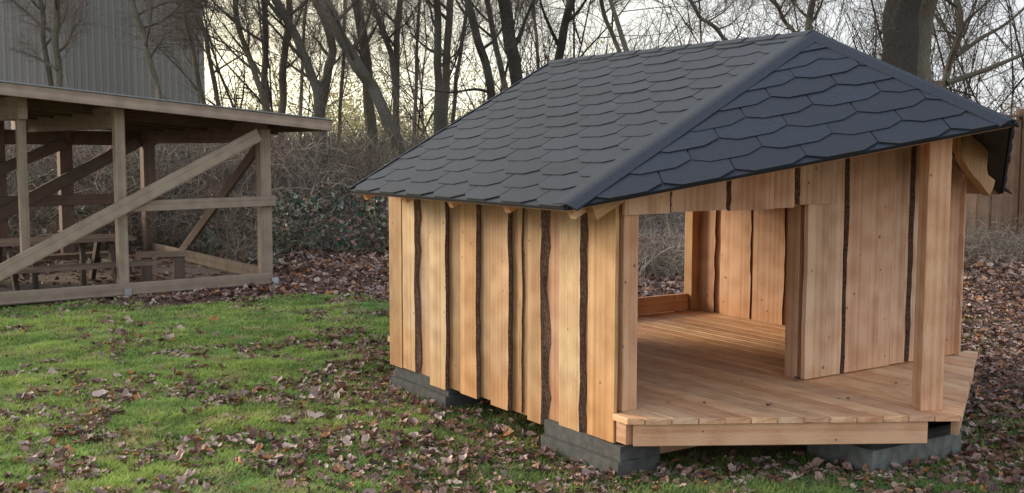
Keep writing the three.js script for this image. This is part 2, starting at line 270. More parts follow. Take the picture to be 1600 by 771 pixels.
{ // deck
  const js = [];
  for (const v of [0.25, 0.9, 1.55, 2.2]) js.push(beamGeo(UV(0.10, v, 0.18), UV(2.84, v, 0.18), 0.05, 0.11));
  js.push(beamGeo(UV(0.6, -0.28, 0.18), UV(2.3, -0.28, 0.18), 0.05, 0.11));
  js.push(beamGeo(UV(0.30, 0.1, 0.055), UV(0.30, 2.3, 0.055), 0.09, 0.15), beamGeo(UV(0.3, 0.12, 0.05), UV(2.55, 0.12, 0.05), 0.09, 0.14), beamGeo(UV(1.43, 0.1, 0.03), UV(1.43, 2.3, 0.03), 0.1, 0.2), beamGeo(UV(0.3, 2.2, 0.05), UV(2.55, 2.2, 0.05), 0.09, 0.14));  // unseen low bearers, added to block light and darken the gap
  const deck = part('deck', mergeGeometries(js), mats.red[2], hut);
  const vf = (u) => u < MID ? lerp(-0.12, -0.98, (u + 0.018) / (MID + 0.018)) : lerp(-0.98, 0.0, (u - MID) / (3.05 - MID)), vb = (u) => u < 0.06 ? -0.004 : u > 2.87 ? 0.06 : LW - vf(u);
  const edges = [-0.018]; for (let i = 0; i <= 12; i++) edges.push(lerp(0.06, MID, i / 12)); for (let i = 1; i <= 13; i++) edges.push(lerp(MID, 3.05, i / 13));
  const R = rng(31), deckMats = [[1.2, 1.22, 1.15], [1.32, 1.34, 1.25], [1.04, 1.04, 1.02], [1.18, 1.12, 1.0], [1.28, 1.38, 1.32], [1.1, 1.2, 1.18], [1.34, 1.28, 1.14], [1.08, 1.0, 0.9]].map((k) => wood(W_RED, k, { roughness: 0.62 }));
  for (let i = 0; i + 1 < edges.length; i++) {
    const a = edges[i] + 0.0032, b = edges[i + 1] - 0.0032, j = (R() - 0.5) * 0.008, y1 = 0.266 + (R() - 0.5) * 0.0024, y0 = y1 - 0.03, T = new Tri(), u0 = R(), v0 = R(), c = 0.005;
    const f0 = vf(a) + j, f1 = vf(b) + j, b0 = vb(a > 2.8 ? Math.max(a, 2.871) : a), b1 = vb(b > 2.8 ? Math.max(b, 2.871) : b);
    const ring = (va, vb2) => [[a, y0, -va], [a, y1 - c, -va], [a + c, y1, -va], [b - c, y1, -vb2], [b, y1 - c, -vb2], [b, y0, -vb2]];
    const p = ring(f0, f1), q = ring(b0, b1), uw = (k) => u0 + (k < 3 ? 0 : 0.24) + (k % 5 === 0 ? (k ? 0.06 : -0.06) : 0);
    for (let k = 0; k < 6; k++) { const n = (k + 1) % 6; T.quad(p[k], p[n], q[n], q[k], [uw(k), v0], [uw(n), v0], [uw(n), v0 + (q[n][2] - p[n][2]) / -2], [uw(k), v0 + (q[k][2] - p[k][2]) / -2]); }
    for (let k = 1; k < 5; k++) { const uvE = (n) => [u0 + 0.9 + p[n][0], v0 + p[n][1] * 2]; T.tri(p[0], p[k + 1], p[k], uvE(0), uvE(k + 1), uvE(k)); T.tri(q[0], q[k], q[k + 1], uvE(0), uvE(k), uvE(k + 1)); }
    part('deck_board', T.geo(true), deckMats[Math.floor(R() * 8)], deck);
  }
  const rim = (u0, v0, u1, v1, m) => part('rim_board', beamGeo(UV(u0, v0, 0.177), UV(u1, v1, 0.174), 0.04, 0.114, V3(u1 - u0, 0, v0 - v1).cross(V3(0, 1, 0)).normalize()), m, deck);
  rim(0.035, -0.105, 1.315, -0.862, mats.red[1]); rim(1.56, -0.86, 2.93, -0.03, mats.red[0]); rim(2.9, 0.1, 2.9, 2.4, mats.red[2]);
  part('rim_board', beamGeo(UV(0.028, -0.01, 0.176), UV(0.028, -0.085, 0.176), 0.045, 0.11, V3(1, 0, 0)), mats.red[2], deck);
}
// roof: plank sheathing, courses of six sided bitumen shingles, caps on the hips and the ridge
function clipPoly(poly, clip) {                      // both convex, clip counter-clockwise
  let out = poly;
  for (let i = 0; i < clip.length && out.length; i++) {
    const [ax, ay] = clip[i], [bx, by] = clip[(i + 1) % clip.length], inn = out; out = [];
    const d = (p) => (bx - ax) * (p[1] - ay) - (by - ay) * (p[0] - ax);
    for (let k = 0; k < inn.length; k++) { const p = inn[k], q = inn[(k + 1) % inn.length], dp = d(p), dq = d(q); if (dp >= 0) out.push(p); if ((dp >= 0) !== (dq >= 0)) { const t = dp / (dp - dq); out.push([p[0] + (q[0] - p[0]) * t, p[1] + (q[1] - p[1]) * t]); } }
  }
  return out;
}
{
  const facets = [[rf.L, rf.M, rf.B, rf.A, 1], [rf.R, rf.L, rf.A, 1], [rf.Lr, rf.R, rf.A, 0], [rf.Mr, rf.Lr, rf.A, rf.B, 0], [rf.M, rf.S, rf.B, 0], [rf.S, rf.Mr, rf.B, 0]];
  const sheets = [], dark = [], shingles = [], hidden = [], R = rng(41);
  for (const f of facets) {
    const show = f[f.length - 1], pts = f.slice(0, -1), X = pts[1].clone().sub(pts[0]).normalize(), c = pts[2].clone().sub(pts[0]);
    const N = X.clone().cross(c).normalize(); if (N.y < 0) N.negate();
    const Y = N.clone().cross(X), flipX = Y.dot(c) < 0; if (flipX) Y.negate();
    const to2 = (p) => { const d = p.clone().sub(pts[0]); return [d.dot(X), d.dot(Y)]; }, to3 = (x, y, z) => pts[0].clone().addScaledVector(X, x).addScaledVector(Y, y).addScaledVector(N, z).toArray();
    let poly = pts.map(to2); const area = poly.reduce((s, p, i) => { const q = poly[(i + 1) % poly.length]; return s + p[0] * q[1] - q[0] * p[1]; }, 0); if (area < 0) poly = poly.slice().reverse();
    const x0 = Math.min(...poly.map((p) => p[0])), x1 = Math.max(...poly.map((p) => p[0])), y1 = Math.max(...poly.map((p) => p[1]));
    for (let y = 0; y < y1; y += 0.13) {             // sheathing planks
      const q = clipPoly([[x0, y], [x1, y], [x1, y + 0.127], [x0, y + 0.127]], poly); if (q.length < 3) continue;
      const T = new Tri(), u0 = R(), v0 = R(), uv = (p) => [u0 + p[1] / 0.5, v0 + p[0] / 2];
      for (let k = 1; k + 1 < q.length; k++) { T.tri(to3(...q[0], -0.022), to3(...q[k + 1], -0.022), to3(...q[k], -0.022), uv(q[0]), uv(q[k + 1]), uv(q[k])); T.tri(to3(...q[0], -0.002), to3(...q[k], -0.002), to3(...q[k + 1], -0.002), uv(q[0]), uv(q[k]), uv(q[k + 1])); }
      for (let k = 0; k < q.length; k++) { const n = (k + 1) % q.length; T.quad(to3(...q[k], -0.022), to3(...q[n], -0.022), to3(...q[n], -0.002), to3(...q[k], -0.002), uv(q[k]), uv(q[n]), uv(q[n]), uv(q[k])); }
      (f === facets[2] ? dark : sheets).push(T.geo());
    }
    // felt under the first course, showing as a thin black line along the eave and between the tabs
    { const q = clipPoly([[x0 - 1, -0.012], [x1 + 1, -0.012], [x1 + 1, 3], [x0 - 1, 3]], poly.map(([x, y]) => [x, y < 1e-4 ? y - 0.012 : y])); const T = new Tri(), z0 = -0.0012, z1 = 0.0022;
      for (let k = 1; k + 1 < q.length; k++) T.tri(to3(...q[0], z1), to3(...q[k], z1), to3(...q[k + 1], z1), [0, 0], [0, 0], [0, 0]);
      for (let k = 0; k < q.length; k++) { const n = (k + 1) % q.length; T.quad(to3(...q[k], -0.010), to3(...q[n], -0.010), to3(...q[n], z1), to3(...q[k], z1), [0, 0], [0, 0], [0, 0], [0, 0]); }
      (show ? shingles : hidden).push([T.geo(), 'underlay']); }
    const tw = 0.348, ex = 0.145, top = 0.275, ch = 0.046, cw = 0.085, grow = poly.map(([x, y]) => [x, y < 1e-4 ? y - 0.02 : y]);
    for (let j = -1; j * ex < y1; j++) for (let x = x0 - tw + (j & 1 ? tw / 2 : 0) - 0.07; x < x1; x += tw) {
      const yb = j * ex - 0.015 + (R() - 0.5) * 0.007, g = 0.0032, xo = (R() - 0.5) * 0.006;
      let q = j < 0 ? [[x, -0.015], [x + tw, -0.015], [x + tw, 0.13], [x, 0.13]] : [[x + cw, yb], [x + tw - cw, yb], [x + tw - g, yb + ch], [x + tw - g, yb + top], [x + g, yb + top], [x + g, yb + ch]].map(([a, b]) => [a + xo, b]);
      q = clipPoly(q, grow); if (q.length < 3) continue;
      const lift = 0.007 + R() * 0.003, z = (y) => j < 0 ? 0.004 : 0.005 + lift * (1 - clamp((y - yb) / top, 0, 1)), th = 0.006, T = new Tri(), u0 = R(), uv = (p) => [u0 + p[0] / 0.4, p[1] / 0.4];
      for (let k = 1; k + 1 < q.length; k++) T.tri(to3(...q[0], z(q[0][1]) + th), to3(...q[k], z(q[k][1]) + th), to3(...q[k + 1], z(q[k + 1][1]) + th), uv(q[0]), uv(q[k]), uv(q[k + 1]));
      for (let k = 0; k < q.length; k++) { const n = (k + 1) % q.length; T.quad(to3(...q[k], z(q[k][1]) - 0.004), to3(...q[n], z(q[n][1]) - 0.004), to3(...q[n], z(q[n][1]) + th), to3(...q[k], z(q[k][1]) + th), uv(q[k]), uv(q[n]), uv(q[n]), uv(q[k]), 1); }
      (show ? shingles : hidden).push([T.geo(flipX), 'shingle']);
    }
  }
  const roof = part('roof', mergeGeometries(sheets), mats.red[2], hut);
  for (const [g, n] of shingles) part(n, g, n === 'underlay' ? mats.felt : [pick(mats.shingle, R), mats.felt], roof);
  tag(part('shingles', mergeGeometries(hidden.filter((h) => h[1] === 'shingle').map((h) => h[0])), mats.shingle[1], roof), null, null, null, 'stuff');
  part('underlay', mergeGeometries(hidden.filter((h) => h[1] === 'underlay').map((h) => h[0])), mats.felt, roof);
  part('sheathing', mergeGeometries(dark), mats.felt, roof);  // front right underside coloured black to stand in for deep shadow
  const cap = (name, p, q, wl, wr, nl, nr, n, sag = 0.02) => {        // a strip folded over the edge p-q
    for (let i = 0; i < n; i++) {
      const t0 = i / n - (i ? 0.02 : 0), t1 = (i + 1) / n, T = new Tri(), d = q.clone().sub(p), dir = d.clone().normalize();
      const l = dir.clone().cross(nl).normalize(), r = dir.clone().cross(nr).normalize(); if (l.dot(UVdir(nl)) < 0) l.negate(); if (r.dot(UVdir(nr)) < 0) r.negate();
      const up = nl.clone().add(nr).normalize();
      const row = (t, z) => { const o = p.clone().addScaledVector(d, t); return [o.clone().addScaledVector(l, wl).addScaledVector(nl, z), o.clone().addScaledVector(l, wl * 0.25).addScaledVector(nl, z + 0.004), o.clone().addScaledVector(up, z + 0.002), o.clone().addScaledVector(r, wr * 0.25).addScaledVector(nr, z + 0.004), o.clone().addScaledVector(r, wr).addScaledVector(nr, z)].map((v) => v.toArray()); };
      const za = 0.021, zb = n > 1 ? 0.027 : 0.021, A0 = row(t0, za), B0 = row(t1, zb), A1 = row(t0, za - 0.010), B1 = row(t1, zb - 0.008), len = d.length() / n, uw = [0, 0.2, 0.26, 0.32, 0.5];
      for (let k = 0; k < 4; k++) T.quad(A0[k], A0[k + 1], B0[k + 1], B0[k], [uw[k], 0], [uw[k + 1], 0], [uw[k + 1], len / 0.4], [uw[k], len / 0.4]);
      T.quad(A1[0], A0[0], B0[0], B1[0], [0, 0], [0.02, 0], [0.02, 1], [0, 1]); T.quad(A0[4], A1[4], B1[4], B0[4], [0, 0], [0.02, 0], [0.02, 1], [0, 1]);
      for (const [a, b] of [[A0, A1], [B0, B1]]) for (let k = 0; k < 4; k++) T.quad(b[k], b[k + 1], a[k + 1], a[k], [0, 0], [0.1, 0], [0.1, 0.02], [0, 0.02]);
      part(name, T.geo(), mats.shingle[(i * 2 + 1) % 5], roof);
    }
  };
  const UVdir = (n) => V3(n.x, 0, n.z);
  const [nL, nR, nFL, nFR, nBL, nBR] = planes.map((p) => p[0]);
  cap('hip_cap', rf.L, rf.A, 0.10, 0.075, nL, nFL, 1); cap('hip_cap', rf.R, rf.A, 0.075, 0.075, nFL, nFR, 1); cap('hip_cap', rf.Lr, rf.A, 0.08, 0.08, nR, nFR, 1);
  cap('hip_cap', rf.M, rf.B, 0.035, 0.08, nL, nBL, 1); cap('hip_cap', rf.S, rf.B, 0.08, 0.08, nBL, nBR, 1); cap('hip_cap', rf.Mr, rf.B, 0.08, 0.08, nR, nBR, 1);
  cap('ridge_cap', rf.B, rf.A, 0.055, 0.06, nL, nR, 10);
  // rafters: their tails show below the left eave
  for (const v of [0.0, 0.58, 1.17, 1.73, 2.28]) {
    const z = (u) => roofH(u, clamp(v, 0.06, 2.3)) - 0.064;
    part('rafter', beamGeo(UV(-0.265, v + 0.02, z(-0.265) + 0.004), UV(0.9, v + 0.02, z(0.9)), 0.046, 0.075, V3(0, 0, 1)), mats.red[v === 0 ? 3 : 1], roof);
    if (v > 0.1) part('rafter', beamGeo(UV(3.13, v, z(3.13 - 2 * (3.13 - MID))), UV(1.96, v, z(1.96 - 2 * (1.96 - MID))), 0.046, 0.075), mats.red[2], roof);
  }
  const hip = (a, b, m) => part('hip_rafter', beamGeo(a, b, 0.05, 0.10, V3(b.z - a.z, 0, a.x - b.x).normalize()), m, roof);
  const dn = (p, k) => p.clone().add(V3(0, -k, 0));
  hip(dn(UV(-0.20, -0.05, roofH(-0.2, -0.05)), 0.075), dn(UV(0.5, -0.035, roofH(0.5, -0.035)), 0.10), mats.yel[2]);
  //hip(dn(UV(3.10, -0.06, roofH(3.1, -0.06)), 0.085), dn(UV(2.2, -0.075, roofH(2.2, -0.075)), 0.10), mats.yel[0]);
  part('ridge_beam', beamGeo(dn(UV(MID, -0.88, roofH(MID, -0.88)), 0.11), dn(UV(MID, 0.1, RG), 0.13), 0.08, 0.13, V3(1, 0, 0)), mats.red[2], roof);
  // curved slab end under the right half of the porch roof
  {
    const pts = [[1.821, 1.703], [1.834, 1.584], [1.866, 1.532], [1.914, 1.483], [1.963, 1.445], [2.023, 1.409], [2.067, 1.373], [2.116, 1.336], [2.149, 1.389], [2.159, 1.421], [2.091, 1.453], [2.077, 1.489], [2.079, 1.548], [2.086, 1.60], [2.06, 1.62]];
    const sh = new THREE.Shape(pts.map(([u, y]) => new THREE.Vector2(u, y))), g = new THREE.ExtrudeGeometry(sh, { depth: 0.045, bevelEnabled: false }), q = g.attributes.position, w = g.attributes.uv;
    for (let i = 0; i < q.count; i++) w.setXY(i, q.getX(i) / 0.5 + q.getZ(i) * 3, q.getY(i) / 2);
    const slabEnd = part('barge_board', g, mats.yel[2], roof); slabEnd.position.z = 0.60; tag(slabEnd, 'curved end of a bark edged slab under the right porch eave');
  }
}
// concrete slabs under the corners, two on top of each other
function slab(label, u0, u1, v0, v1, y0, y1, turn, m) {
  const w = u1 - u0, d = v1 - v0, g = new THREE.BoxGeometry(w, y1 - y0, d, 10, 2, 8), p = g.attributes.position, uv = g.attributes.uv, n = g.attributes.normal;
  for (let i = 0; i < p.count; i++) { const x = p.getX(i), y = p.getY(i), z = p.getZ(i), k = 0.005 * N3(x * 9 + u0 * 7, y * 20, z * 9 + v0 * 5); p.setXYZ(i, x - Math.sign(x) * Math.abs(k), y + k * 0.3, z - Math.sign(z) * Math.abs(k)); Math.abs(n.getY(i)) > 0.5 ? uv.setXY(i, x * 2, z * 2) : uv.setXY(i, (x + z) * 2 + y0, y * 2 + u0); }
  g.computeVertexNormals();
  const c = hutPoint((u0 + u1) / 2, (v0 + v1) / 2, (y0 + y1) / 2), s = part('concrete_slab', g, m, scene); s.position.copy(c); s.rotation.y = HTURN + turn; return tag(s, label, 'concrete slab');
}
slab('upper grey concrete slab under the near left corner of the hut', -0.005, 0.26, -0.055, 0.61, 0.030, 0.106, 0, mats.conc);
slab('lower grey concrete slab half in the grass under the near left corner of the hut', -0.03, 0.25, -0.06, 0.60, -0.14, 0.028, 0.015, mats.conc);
slab('upper grey concrete slab under the far left corner of the hut', 0.02, 0.30, 1.70, 2.44, 0.026, 0.100, 0, mats.conc);
slab('lower grey concrete slab under the far left corner of the hut', -0.01, 0.28, 1.68, 2.45, -0.14, 0.024, -0.01, mats.conc);
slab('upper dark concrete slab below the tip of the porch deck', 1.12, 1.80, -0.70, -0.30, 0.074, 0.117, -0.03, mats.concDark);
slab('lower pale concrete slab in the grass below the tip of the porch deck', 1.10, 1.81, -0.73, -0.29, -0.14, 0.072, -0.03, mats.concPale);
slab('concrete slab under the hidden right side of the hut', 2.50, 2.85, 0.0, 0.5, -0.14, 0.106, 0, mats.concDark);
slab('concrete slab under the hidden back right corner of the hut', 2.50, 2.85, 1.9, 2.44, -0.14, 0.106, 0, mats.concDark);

// ---------------------------------------------------------------- the ground
const MOUND = (x, D) => 0.28 * smooth(10.5, 14.5, D) * smooth(2.5, 5, x) + 0.10 * smooth(13, 19, D) * smooth(0, -6, x);
const groundY = (x, z) => { const D = -z; return MOUND(x, D) + (0.022 * N2(x * 0.55, z * 0.55) + 0.010 * N2(x * 2.1, z * 2.1 + 7)) * smooth(0.1, 1.2, hutDist(x, z)) - 0.025 - 0.04 * smooth(0.7, 0.05, hutDist(x, z)); };
function hutUV(x, z) { const dx = x - HUT[0], dz = z - HUT[2], c = Math.cos(HTURN), s = Math.sin(HTURN); return [dx * c - dz * s, -(dx * s + dz * c)]; }
function hutDist(x, z) { const [u, v] = hutUV(x, z); const porch = u < 1.43 ? lerp(0.10, 0.90, clamp(u / 1.43, 0, 1)) : lerp(0.90, 0.0, clamp((u - 1.43) / 1.6, 0, 1)); return Math.max(-u - 0.06, u - 2.95, v - 2.6, -v - porch + 0.10); }
const lawnMask = (x, z) => {                         // 1 where grass grows, 0 on bare leaf litter
  const D = -z, n = 0.8 * N2(x * 0.5, z * 0.5) + 0.5 * N2(x * 1.6, z * 1.6);
  let g = smooth(0.3, 1.5, 12.4 + 0.16 * x * (x < 0 ? 1 : 0) - D + n);
  g *= 1 - 0.9 * smooth(-0.2, 1.0, x - 0.2 + 0.4 * n) * smooth(6.2, 7.6, D);
  if (x > 1.6) g *= lerp(1, clamp(0.30 + 0.9 * n, 0.05, 0.9), smooth(1.9, 2.6, x));
  return g;
};
const litter = (x, z) => {
  const D = -z, p = 0.55 * N2(x * 0.75 + 3, z * 0.75) + 0.45 * N2(x * 2.0, z * 2.0 + 4) + 0.25 * N2(x * 4.3, z * 4.3);
  let b = 0.15 + 0.34 * smooth(-2.4, -1.0, x) * smooth(9.5, 7.5, D) + 0.18 * smooth(6.2, 5.2, D) - 0.28 * smooth(-1.2, -2.6, x) * smooth(6.8, 8.2, D) + 0.3 * smooth(10.5, 12.2, D) - 0.3 * smooth(0.1, 0.7, x) * smooth(5.6, 5.0, D);
  const hd = hutDist(x, z); b += 0.45 * smooth(0.4, 0.05, Math.abs(hd)); return clamp(smooth(-0.12, 0.62, p + b) + (1 - lawnMask(x, z)) * (x < -2.4 && D < 15 ? 0.25 : 0.85), 0.03, 1);
};
const axis = (lo, hi, step, far) => { const a = []; for (let x = lo; x <= hi + 1e-6; x += step) a.push(x); let d = step, l = lo, h = hi; while (h < far) { d *= 1.35; h += d; l -= d; a.push(h); a.unshift(l); } return a; };
const ground = (() => {
  const xs = axis(-10, 10, 0.14, 480), zs = axis(-22, -1.5, 0.14, 480), P = [], U = [], C = [], I = [];
  for (const z of zs) for (const x of xs) {
    P.push(x, groundY(x, z), z); U.push(x / 1.7, z / 1.7);
    const g = lawnMask(x, z), k = 1 + 0.25 * N2(x * 0.9, z * 0.9), far = smooth(26, 40, -z);
    const gg = g * (1 - 0.75 * litter(x, z)); C.push(lerp(lerp(1.15, 2.1, gg), 1.6, far) * k, lerp(lerp(1.0, 3.0, gg), 1.9, far) * k, lerp(lerp(0.95, 0.85, gg), 0.8, far) * k);
  }
  const w = xs.length;
  for (let j = 0; j + 1 < zs.length; j++) for (let i = 0; i + 1 < w; i++) { const a = j * w + i; I.push(a, a + w, a + 1, a + 1, a + w, a + w + 1); }
  const g = new THREE.BufferGeometry(); g.setAttribute('position', new THREE.Float32BufferAttribute(P, 3)); g.setAttribute('uv', new THREE.Float32BufferAttribute(U, 2)); g.setAttribute('color', new THREE.Float32BufferAttribute(C, 3)); g.setIndex(I); g.computeVertexNormals();
  const m = part('ground', g, std({ map: T_SOIL, bumpMap: T_SOIL, bumpScale: 0.02, vertexColors: true, roughness: 1 }), scene); m.userData.kind = 'structure'; return m;
})();
const inView = (x, D, extra = 1) => Math.abs(x) < 0.475 * D + extra;
const hidden = (x, z) => { const [u, v] = hutUV(x, z); return u > 0.35 && u < 2.7 && v > 0.3 && v < 2.2; };
const Q = new THREE.Quaternion(), E1 = new THREE.Euler(), M4 = new THREE.Matrix4();
function instanced(name, geo, mat, list, parent = scene) {   // list of [x, y, z, rx, ry, rz, sx, sy, sz, colour]
  const m = lit(new THREE.InstancedMesh(geo, mat, list.length)); m.name = parent === scene ? numbered(name) : name;
  list.forEach((a, i) => { M4.compose(V3(a[0], a[1], a[2]), Q.setFromEuler(E1.set(a[3], a[4], a[5], 'YXZ')), V3(a[6], a[7], a[8])); m.setMatrixAt(i, M4); if (a[9]) m.setColorAt(i, a[9]); });
  parent.add(m); return m;
}
// grass
{
  const tuft = (seed, n, spread) => {
    const R = rng(seed), T = new Tri();
    for (let i = 0; i < n; i++) {
      const a = R() * 6.283, r = spread * Math.sqrt(R()), x = r * Math.cos(a), z = r * Math.sin(a), h = 0.55 + 0.6 * R(), b = R() * 6.283, lean = 0.35 + 0.75 * R(), w = 0.07 + 0.04 * R(), dx = Math.cos(b), dz = Math.sin(b), px = -dz * w, pz = dx * w;
      const at = (t, k) => [x + dx * lean * t * t * h + px * k, h * t * (1 - 0.25 * lean * t), z + dz * lean * t * t * h + pz * k], o = [0, 0];
      T.quad(at(0, -1), at(0, 1), at(0.55, 0.8), at(0.55, -0.8), o, o, o, o); T.tri(at(0.55, -0.8), at(0.55, 0.8), at(1, 0), o, o, o);
    }
    return T.geo();
  };
  const R = rng(51), lists = [[], [], []];
  let n = 0;
  for (let i = 0; i < 420000 && n < 140000; i++) {
    const D = Math.sqrt(lerp(4.2 * 4.2, 13.6 * 13.6, R())), x = (R() * 2 - 1) * (0.475 * D + 0.9) * (R() < 0.12 ? 1.7 : 1), z = -D;
    const k = R(), g = lawnMask(x, z), l = litter(x, z), hd = hutDist(x, z);
    if (hd < -0.03 && (hd < -0.35 || k > 0.25)) continue;
    if (k > g * lerp(1, 0.25, smooth(0.3, 0.85, l)) * lerp(1, 0.55, smooth(7, 12, D))) continue;
    const patch = clamp(0.42 + 0.4 * N2(x * 0.8 + 40, z * 0.8) + 0.35 * N2(x * 2.6 + 11, z * 2.6) + (x < -1.5 ? 0.2 : -0.12), 0, 1), fine = N2(x * 3.5, z * 3.5 + 70), dry = smooth(0.55, 0.95, 0.5 + 0.5 * N2(x * 2.3 + 90, z * 2.3)) * 0.6 + (R() < 0.06 ? 0.6 : 0);
    const grassTone = (x > -0.5 ? 0.68 : 1) * (0.82 + 0.3 * R() + 0.16 * fine);  // grass colour darker right of the middle, with random variation
    const c = rgb(lerp(lerp(0.19, 0.38, patch), 0.46, dry) * grassTone, lerp(lerp(0.32, 0.48, patch), 0.37, dry) * grassTone, lerp(lerp(0.08, 0.11, patch), 0.18, dry) * grassTone);
    const s = (0.026 + 0.018 * R() + 0.014 * Math.max(0, fine)) * (D > 9 ? 1.2 : 1), wd = s * (D > 8 ? 1.35 : 1.15);
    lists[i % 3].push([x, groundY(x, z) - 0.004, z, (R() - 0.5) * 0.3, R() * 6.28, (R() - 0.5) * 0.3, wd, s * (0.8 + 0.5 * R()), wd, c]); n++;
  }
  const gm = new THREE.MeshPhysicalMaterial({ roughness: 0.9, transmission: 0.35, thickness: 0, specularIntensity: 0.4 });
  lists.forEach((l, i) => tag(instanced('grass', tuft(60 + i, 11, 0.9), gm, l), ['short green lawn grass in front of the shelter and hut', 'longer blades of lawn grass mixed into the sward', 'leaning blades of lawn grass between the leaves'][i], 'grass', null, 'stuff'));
}
// fallen leaves
const leafGeos = [];
{
  const shape = (seed) => {
    const R = rng(seed), T = new Tri(), n = 11, lob = 0.03 + 0.14 * R(), asp = 0.45 + 0.3 * R(), cup = 0.5 * (R() - 0.25), fold = 0.2 + 0.7 * R(), curl = (R() - 0.4) * 1.6, tw = (R() - 0.5) * 1.4;
    const s7 = seed * 1.7, at = (x, y) => [x, y, cup * (x * x + y * y) + fold * Math.abs(x) + curl * y * y * 0.6 + tw * x * y + 0.16 * N2(x * 4 + s7, y * 4) * Math.min(1, 3 * Math.hypot(x, y))];
    const out = []; for (let i = 0; i < n; i++) { const a = i / n * 6.283, r = 0.5 * (1 + lob * Math.cos(a * 5 + 1.57) + 0.34 * (R() - 0.5)); out.push([Math.sin(a) * r * asp, Math.cos(a) * r]); }
    const uv = [0, 0];
    for (let i = 0; i < n; i++) { const p = out[i], q = out[(i + 1) % n], c = [0, 0]; const mp = [p[0] * 0.5, p[1] * 0.55], mq = [q[0] * 0.5, q[1] * 0.55]; T.tri(at(...c), at(...mq), at(...mp), uv, uv, uv); T.quad(at(...mp), at(...mq), at(...q), at(...p), uv, uv, uv, uv); }
    T.quad([-0.012, -0.45, 0.02], [0.012, -0.45, 0.02], [0.02, -0.62, 0.05], [0.01, -0.62, 0.05], uv, uv, uv, uv);
    const g = T.geo(true); g.rotateX(-Math.PI / 2); return g;
  };
  for (let i = 0; i < 7; i++) leafGeos.push(shape(300 + i * 7));
  const tones = [[0.28, 0.20, 0.155], [0.38, 0.31, 0.27], [0.19, 0.105, 0.065], [0.125, 0.07, 0.05], [0.26, 0.145, 0.07], [0.20, 0.14, 0.115], [0.44, 0.38, 0.32], [0.075, 0.05, 0.04], [0.28, 0.19, 0.15], [0.33, 0.155, 0.05], [0.17, 0.075, 0.055], [0.24, 0.19, 0.17]].map((t) => rgb(...t.map((v, i) => v * [1.12, 1.0, 0.94][i])));
  const weights = [0, 0, 1, 1, 2, 2, 3, 3, 3, 4, 5, 5, 6, 7, 7, 7, 8, 8, 9, 10, 11, 11, 3, 2, 6];
  const R = rng(71), all = [];
  let n = 0;
  for (let i = 0; i < 900000 && n < 46000; i++) {
    const D = Math.sqrt(lerp(4.2 * 4.2, 13.5 * 13.5, R())), x = (R() * 2 - 1) * (0.475 * D + 0.9) * (R() < 0.2 ? 1.8 : 1), z = -D, hd = hutDist(x, z);
    if (hd < -0.1 && (hd < -0.3 || R() > 0.3)) continue;
    if (R() > Math.pow(litter(x, z), 1.25)) continue;
    const s = 0.036 + 0.050 * R() * R() + (R() < 0.08 ? 0.03 : 0), c = tones[weights[Math.floor(R() * weights.length)]], flat = R() < 0.55 ? 0.6 : 1.7;
    all.push([x, groundY(x, z) + 0.004 + 0.034 * R(), z, (R() - 0.5) * flat, R() * 6.28, (R() - 0.5) * flat, s, s, s, c, i % 7]); n++;
  }
  for (let i = 0; i < 400000 && n < 72000; i++) {     // the wood floor
    const D = Math.sqrt(lerp(11.5 * 11.5, 21 * 21, R())), x = (R() * 2 - 1) * (0.475 * D + 1) * (R() < 0.25 ? 1.6 : 1), z = -D;
    if (hidden(x, z) || R() > 1 - lawnMask(x, z)) continue;
    const s = 0.06 + 0.06 * R(), c = tones[weights[Math.floor(R() * weights.length)]];
    all.push([x, groundY(x, z) + 0.012 + 0.05 * R() * R(), z, (R() - 0.5) * 1.2, R() * 6.28, (R() - 0.5) * 1.2, s, s, s, c, i % 7]); n++;
  }
  const near = all.filter((a) => inView(a[0], -a[2], -0.05) && -a[2] > 4.85).sort((a, b) => a[2] * (0.4 + a[6] * 6) - b[2] * (0.4 + b[6] * 6)).sort((a, b) => b[6] / -b[2] - a[6] / -a[2]).slice(0, 290), set = new Set(near);
  const lm = tones.map((c) => std({ color: c, roughness: 0.62 }));
  for (const a of near) { const m = part('fallen_leaf', leafGeos[a[10]], lm[tones.indexOf(a[9])], ground); m.position.set(a[0], a[1], a[2]); m.rotation.set(a[3], a[4], a[5], 'YXZ'); m.scale.setScalar(a[6]); }
  const white = std({ roughness: 0.62 });
  const names = ['pale curled leaves scattered over the lawn and wood floor', 'brown lobed leaves scattered over the lawn and wood floor', 'folded leaves scattered over the lawn and wood floor', 'narrow leaves scattered over the lawn and wood floor', 'broad leaves scattered over the lawn and wood floor', 'twisted leaves scattered over the lawn and wood floor', 'cupped leaves scattered over the lawn and wood floor'];
  leafGeos.forEach((g, k) => tag(instanced('leaf_litter', g, white, all.filter((a) => a[10] === k && !set.has(a))), names[k], 'leaf litter', null, 'stuff'));
  // leaves and a twig lying on the deck
  const spots = [[1.21, -0.46, 0.032, 'dark wet leaf on the deck boards left of the doorway jamb'], [0.52, -0.10, 0.03, 'small brown leaf on the deck beside the left post'], [1.37, 0.03, 0.05, 'brown leaf blown against the foot of the doorway jamb'], [1.75, -0.35, 0.03, 'dark leaf crumb on the deck in front of the wall boards'],
    [0.75, -0.33, 0.04, 'leaf near the front deck edge, closest to the left end of the deck edge'], [1.60, -0.72, 0.035, 'small leaf on the deck just right of the porch post foot'], [2.3, -0.25, 0.045, 'leaf on the right wing of the deck close to the wall foot'], [0.9, 0.9, 0.035, 'small leaf on the floor boards inside the hut']];
  for (const [u, v, s, label] of spots) { const p = hutPoint(u, v, 0.274), m = part('fallen_leaf', leafGeos[Math.floor(R() * 7)], lm[7], scene); m.position.copy(p); m.rotation.set(0.1, R() * 6, 0.1); m.scale.setScalar(s); tag(m, label, 'leaf'); }
}
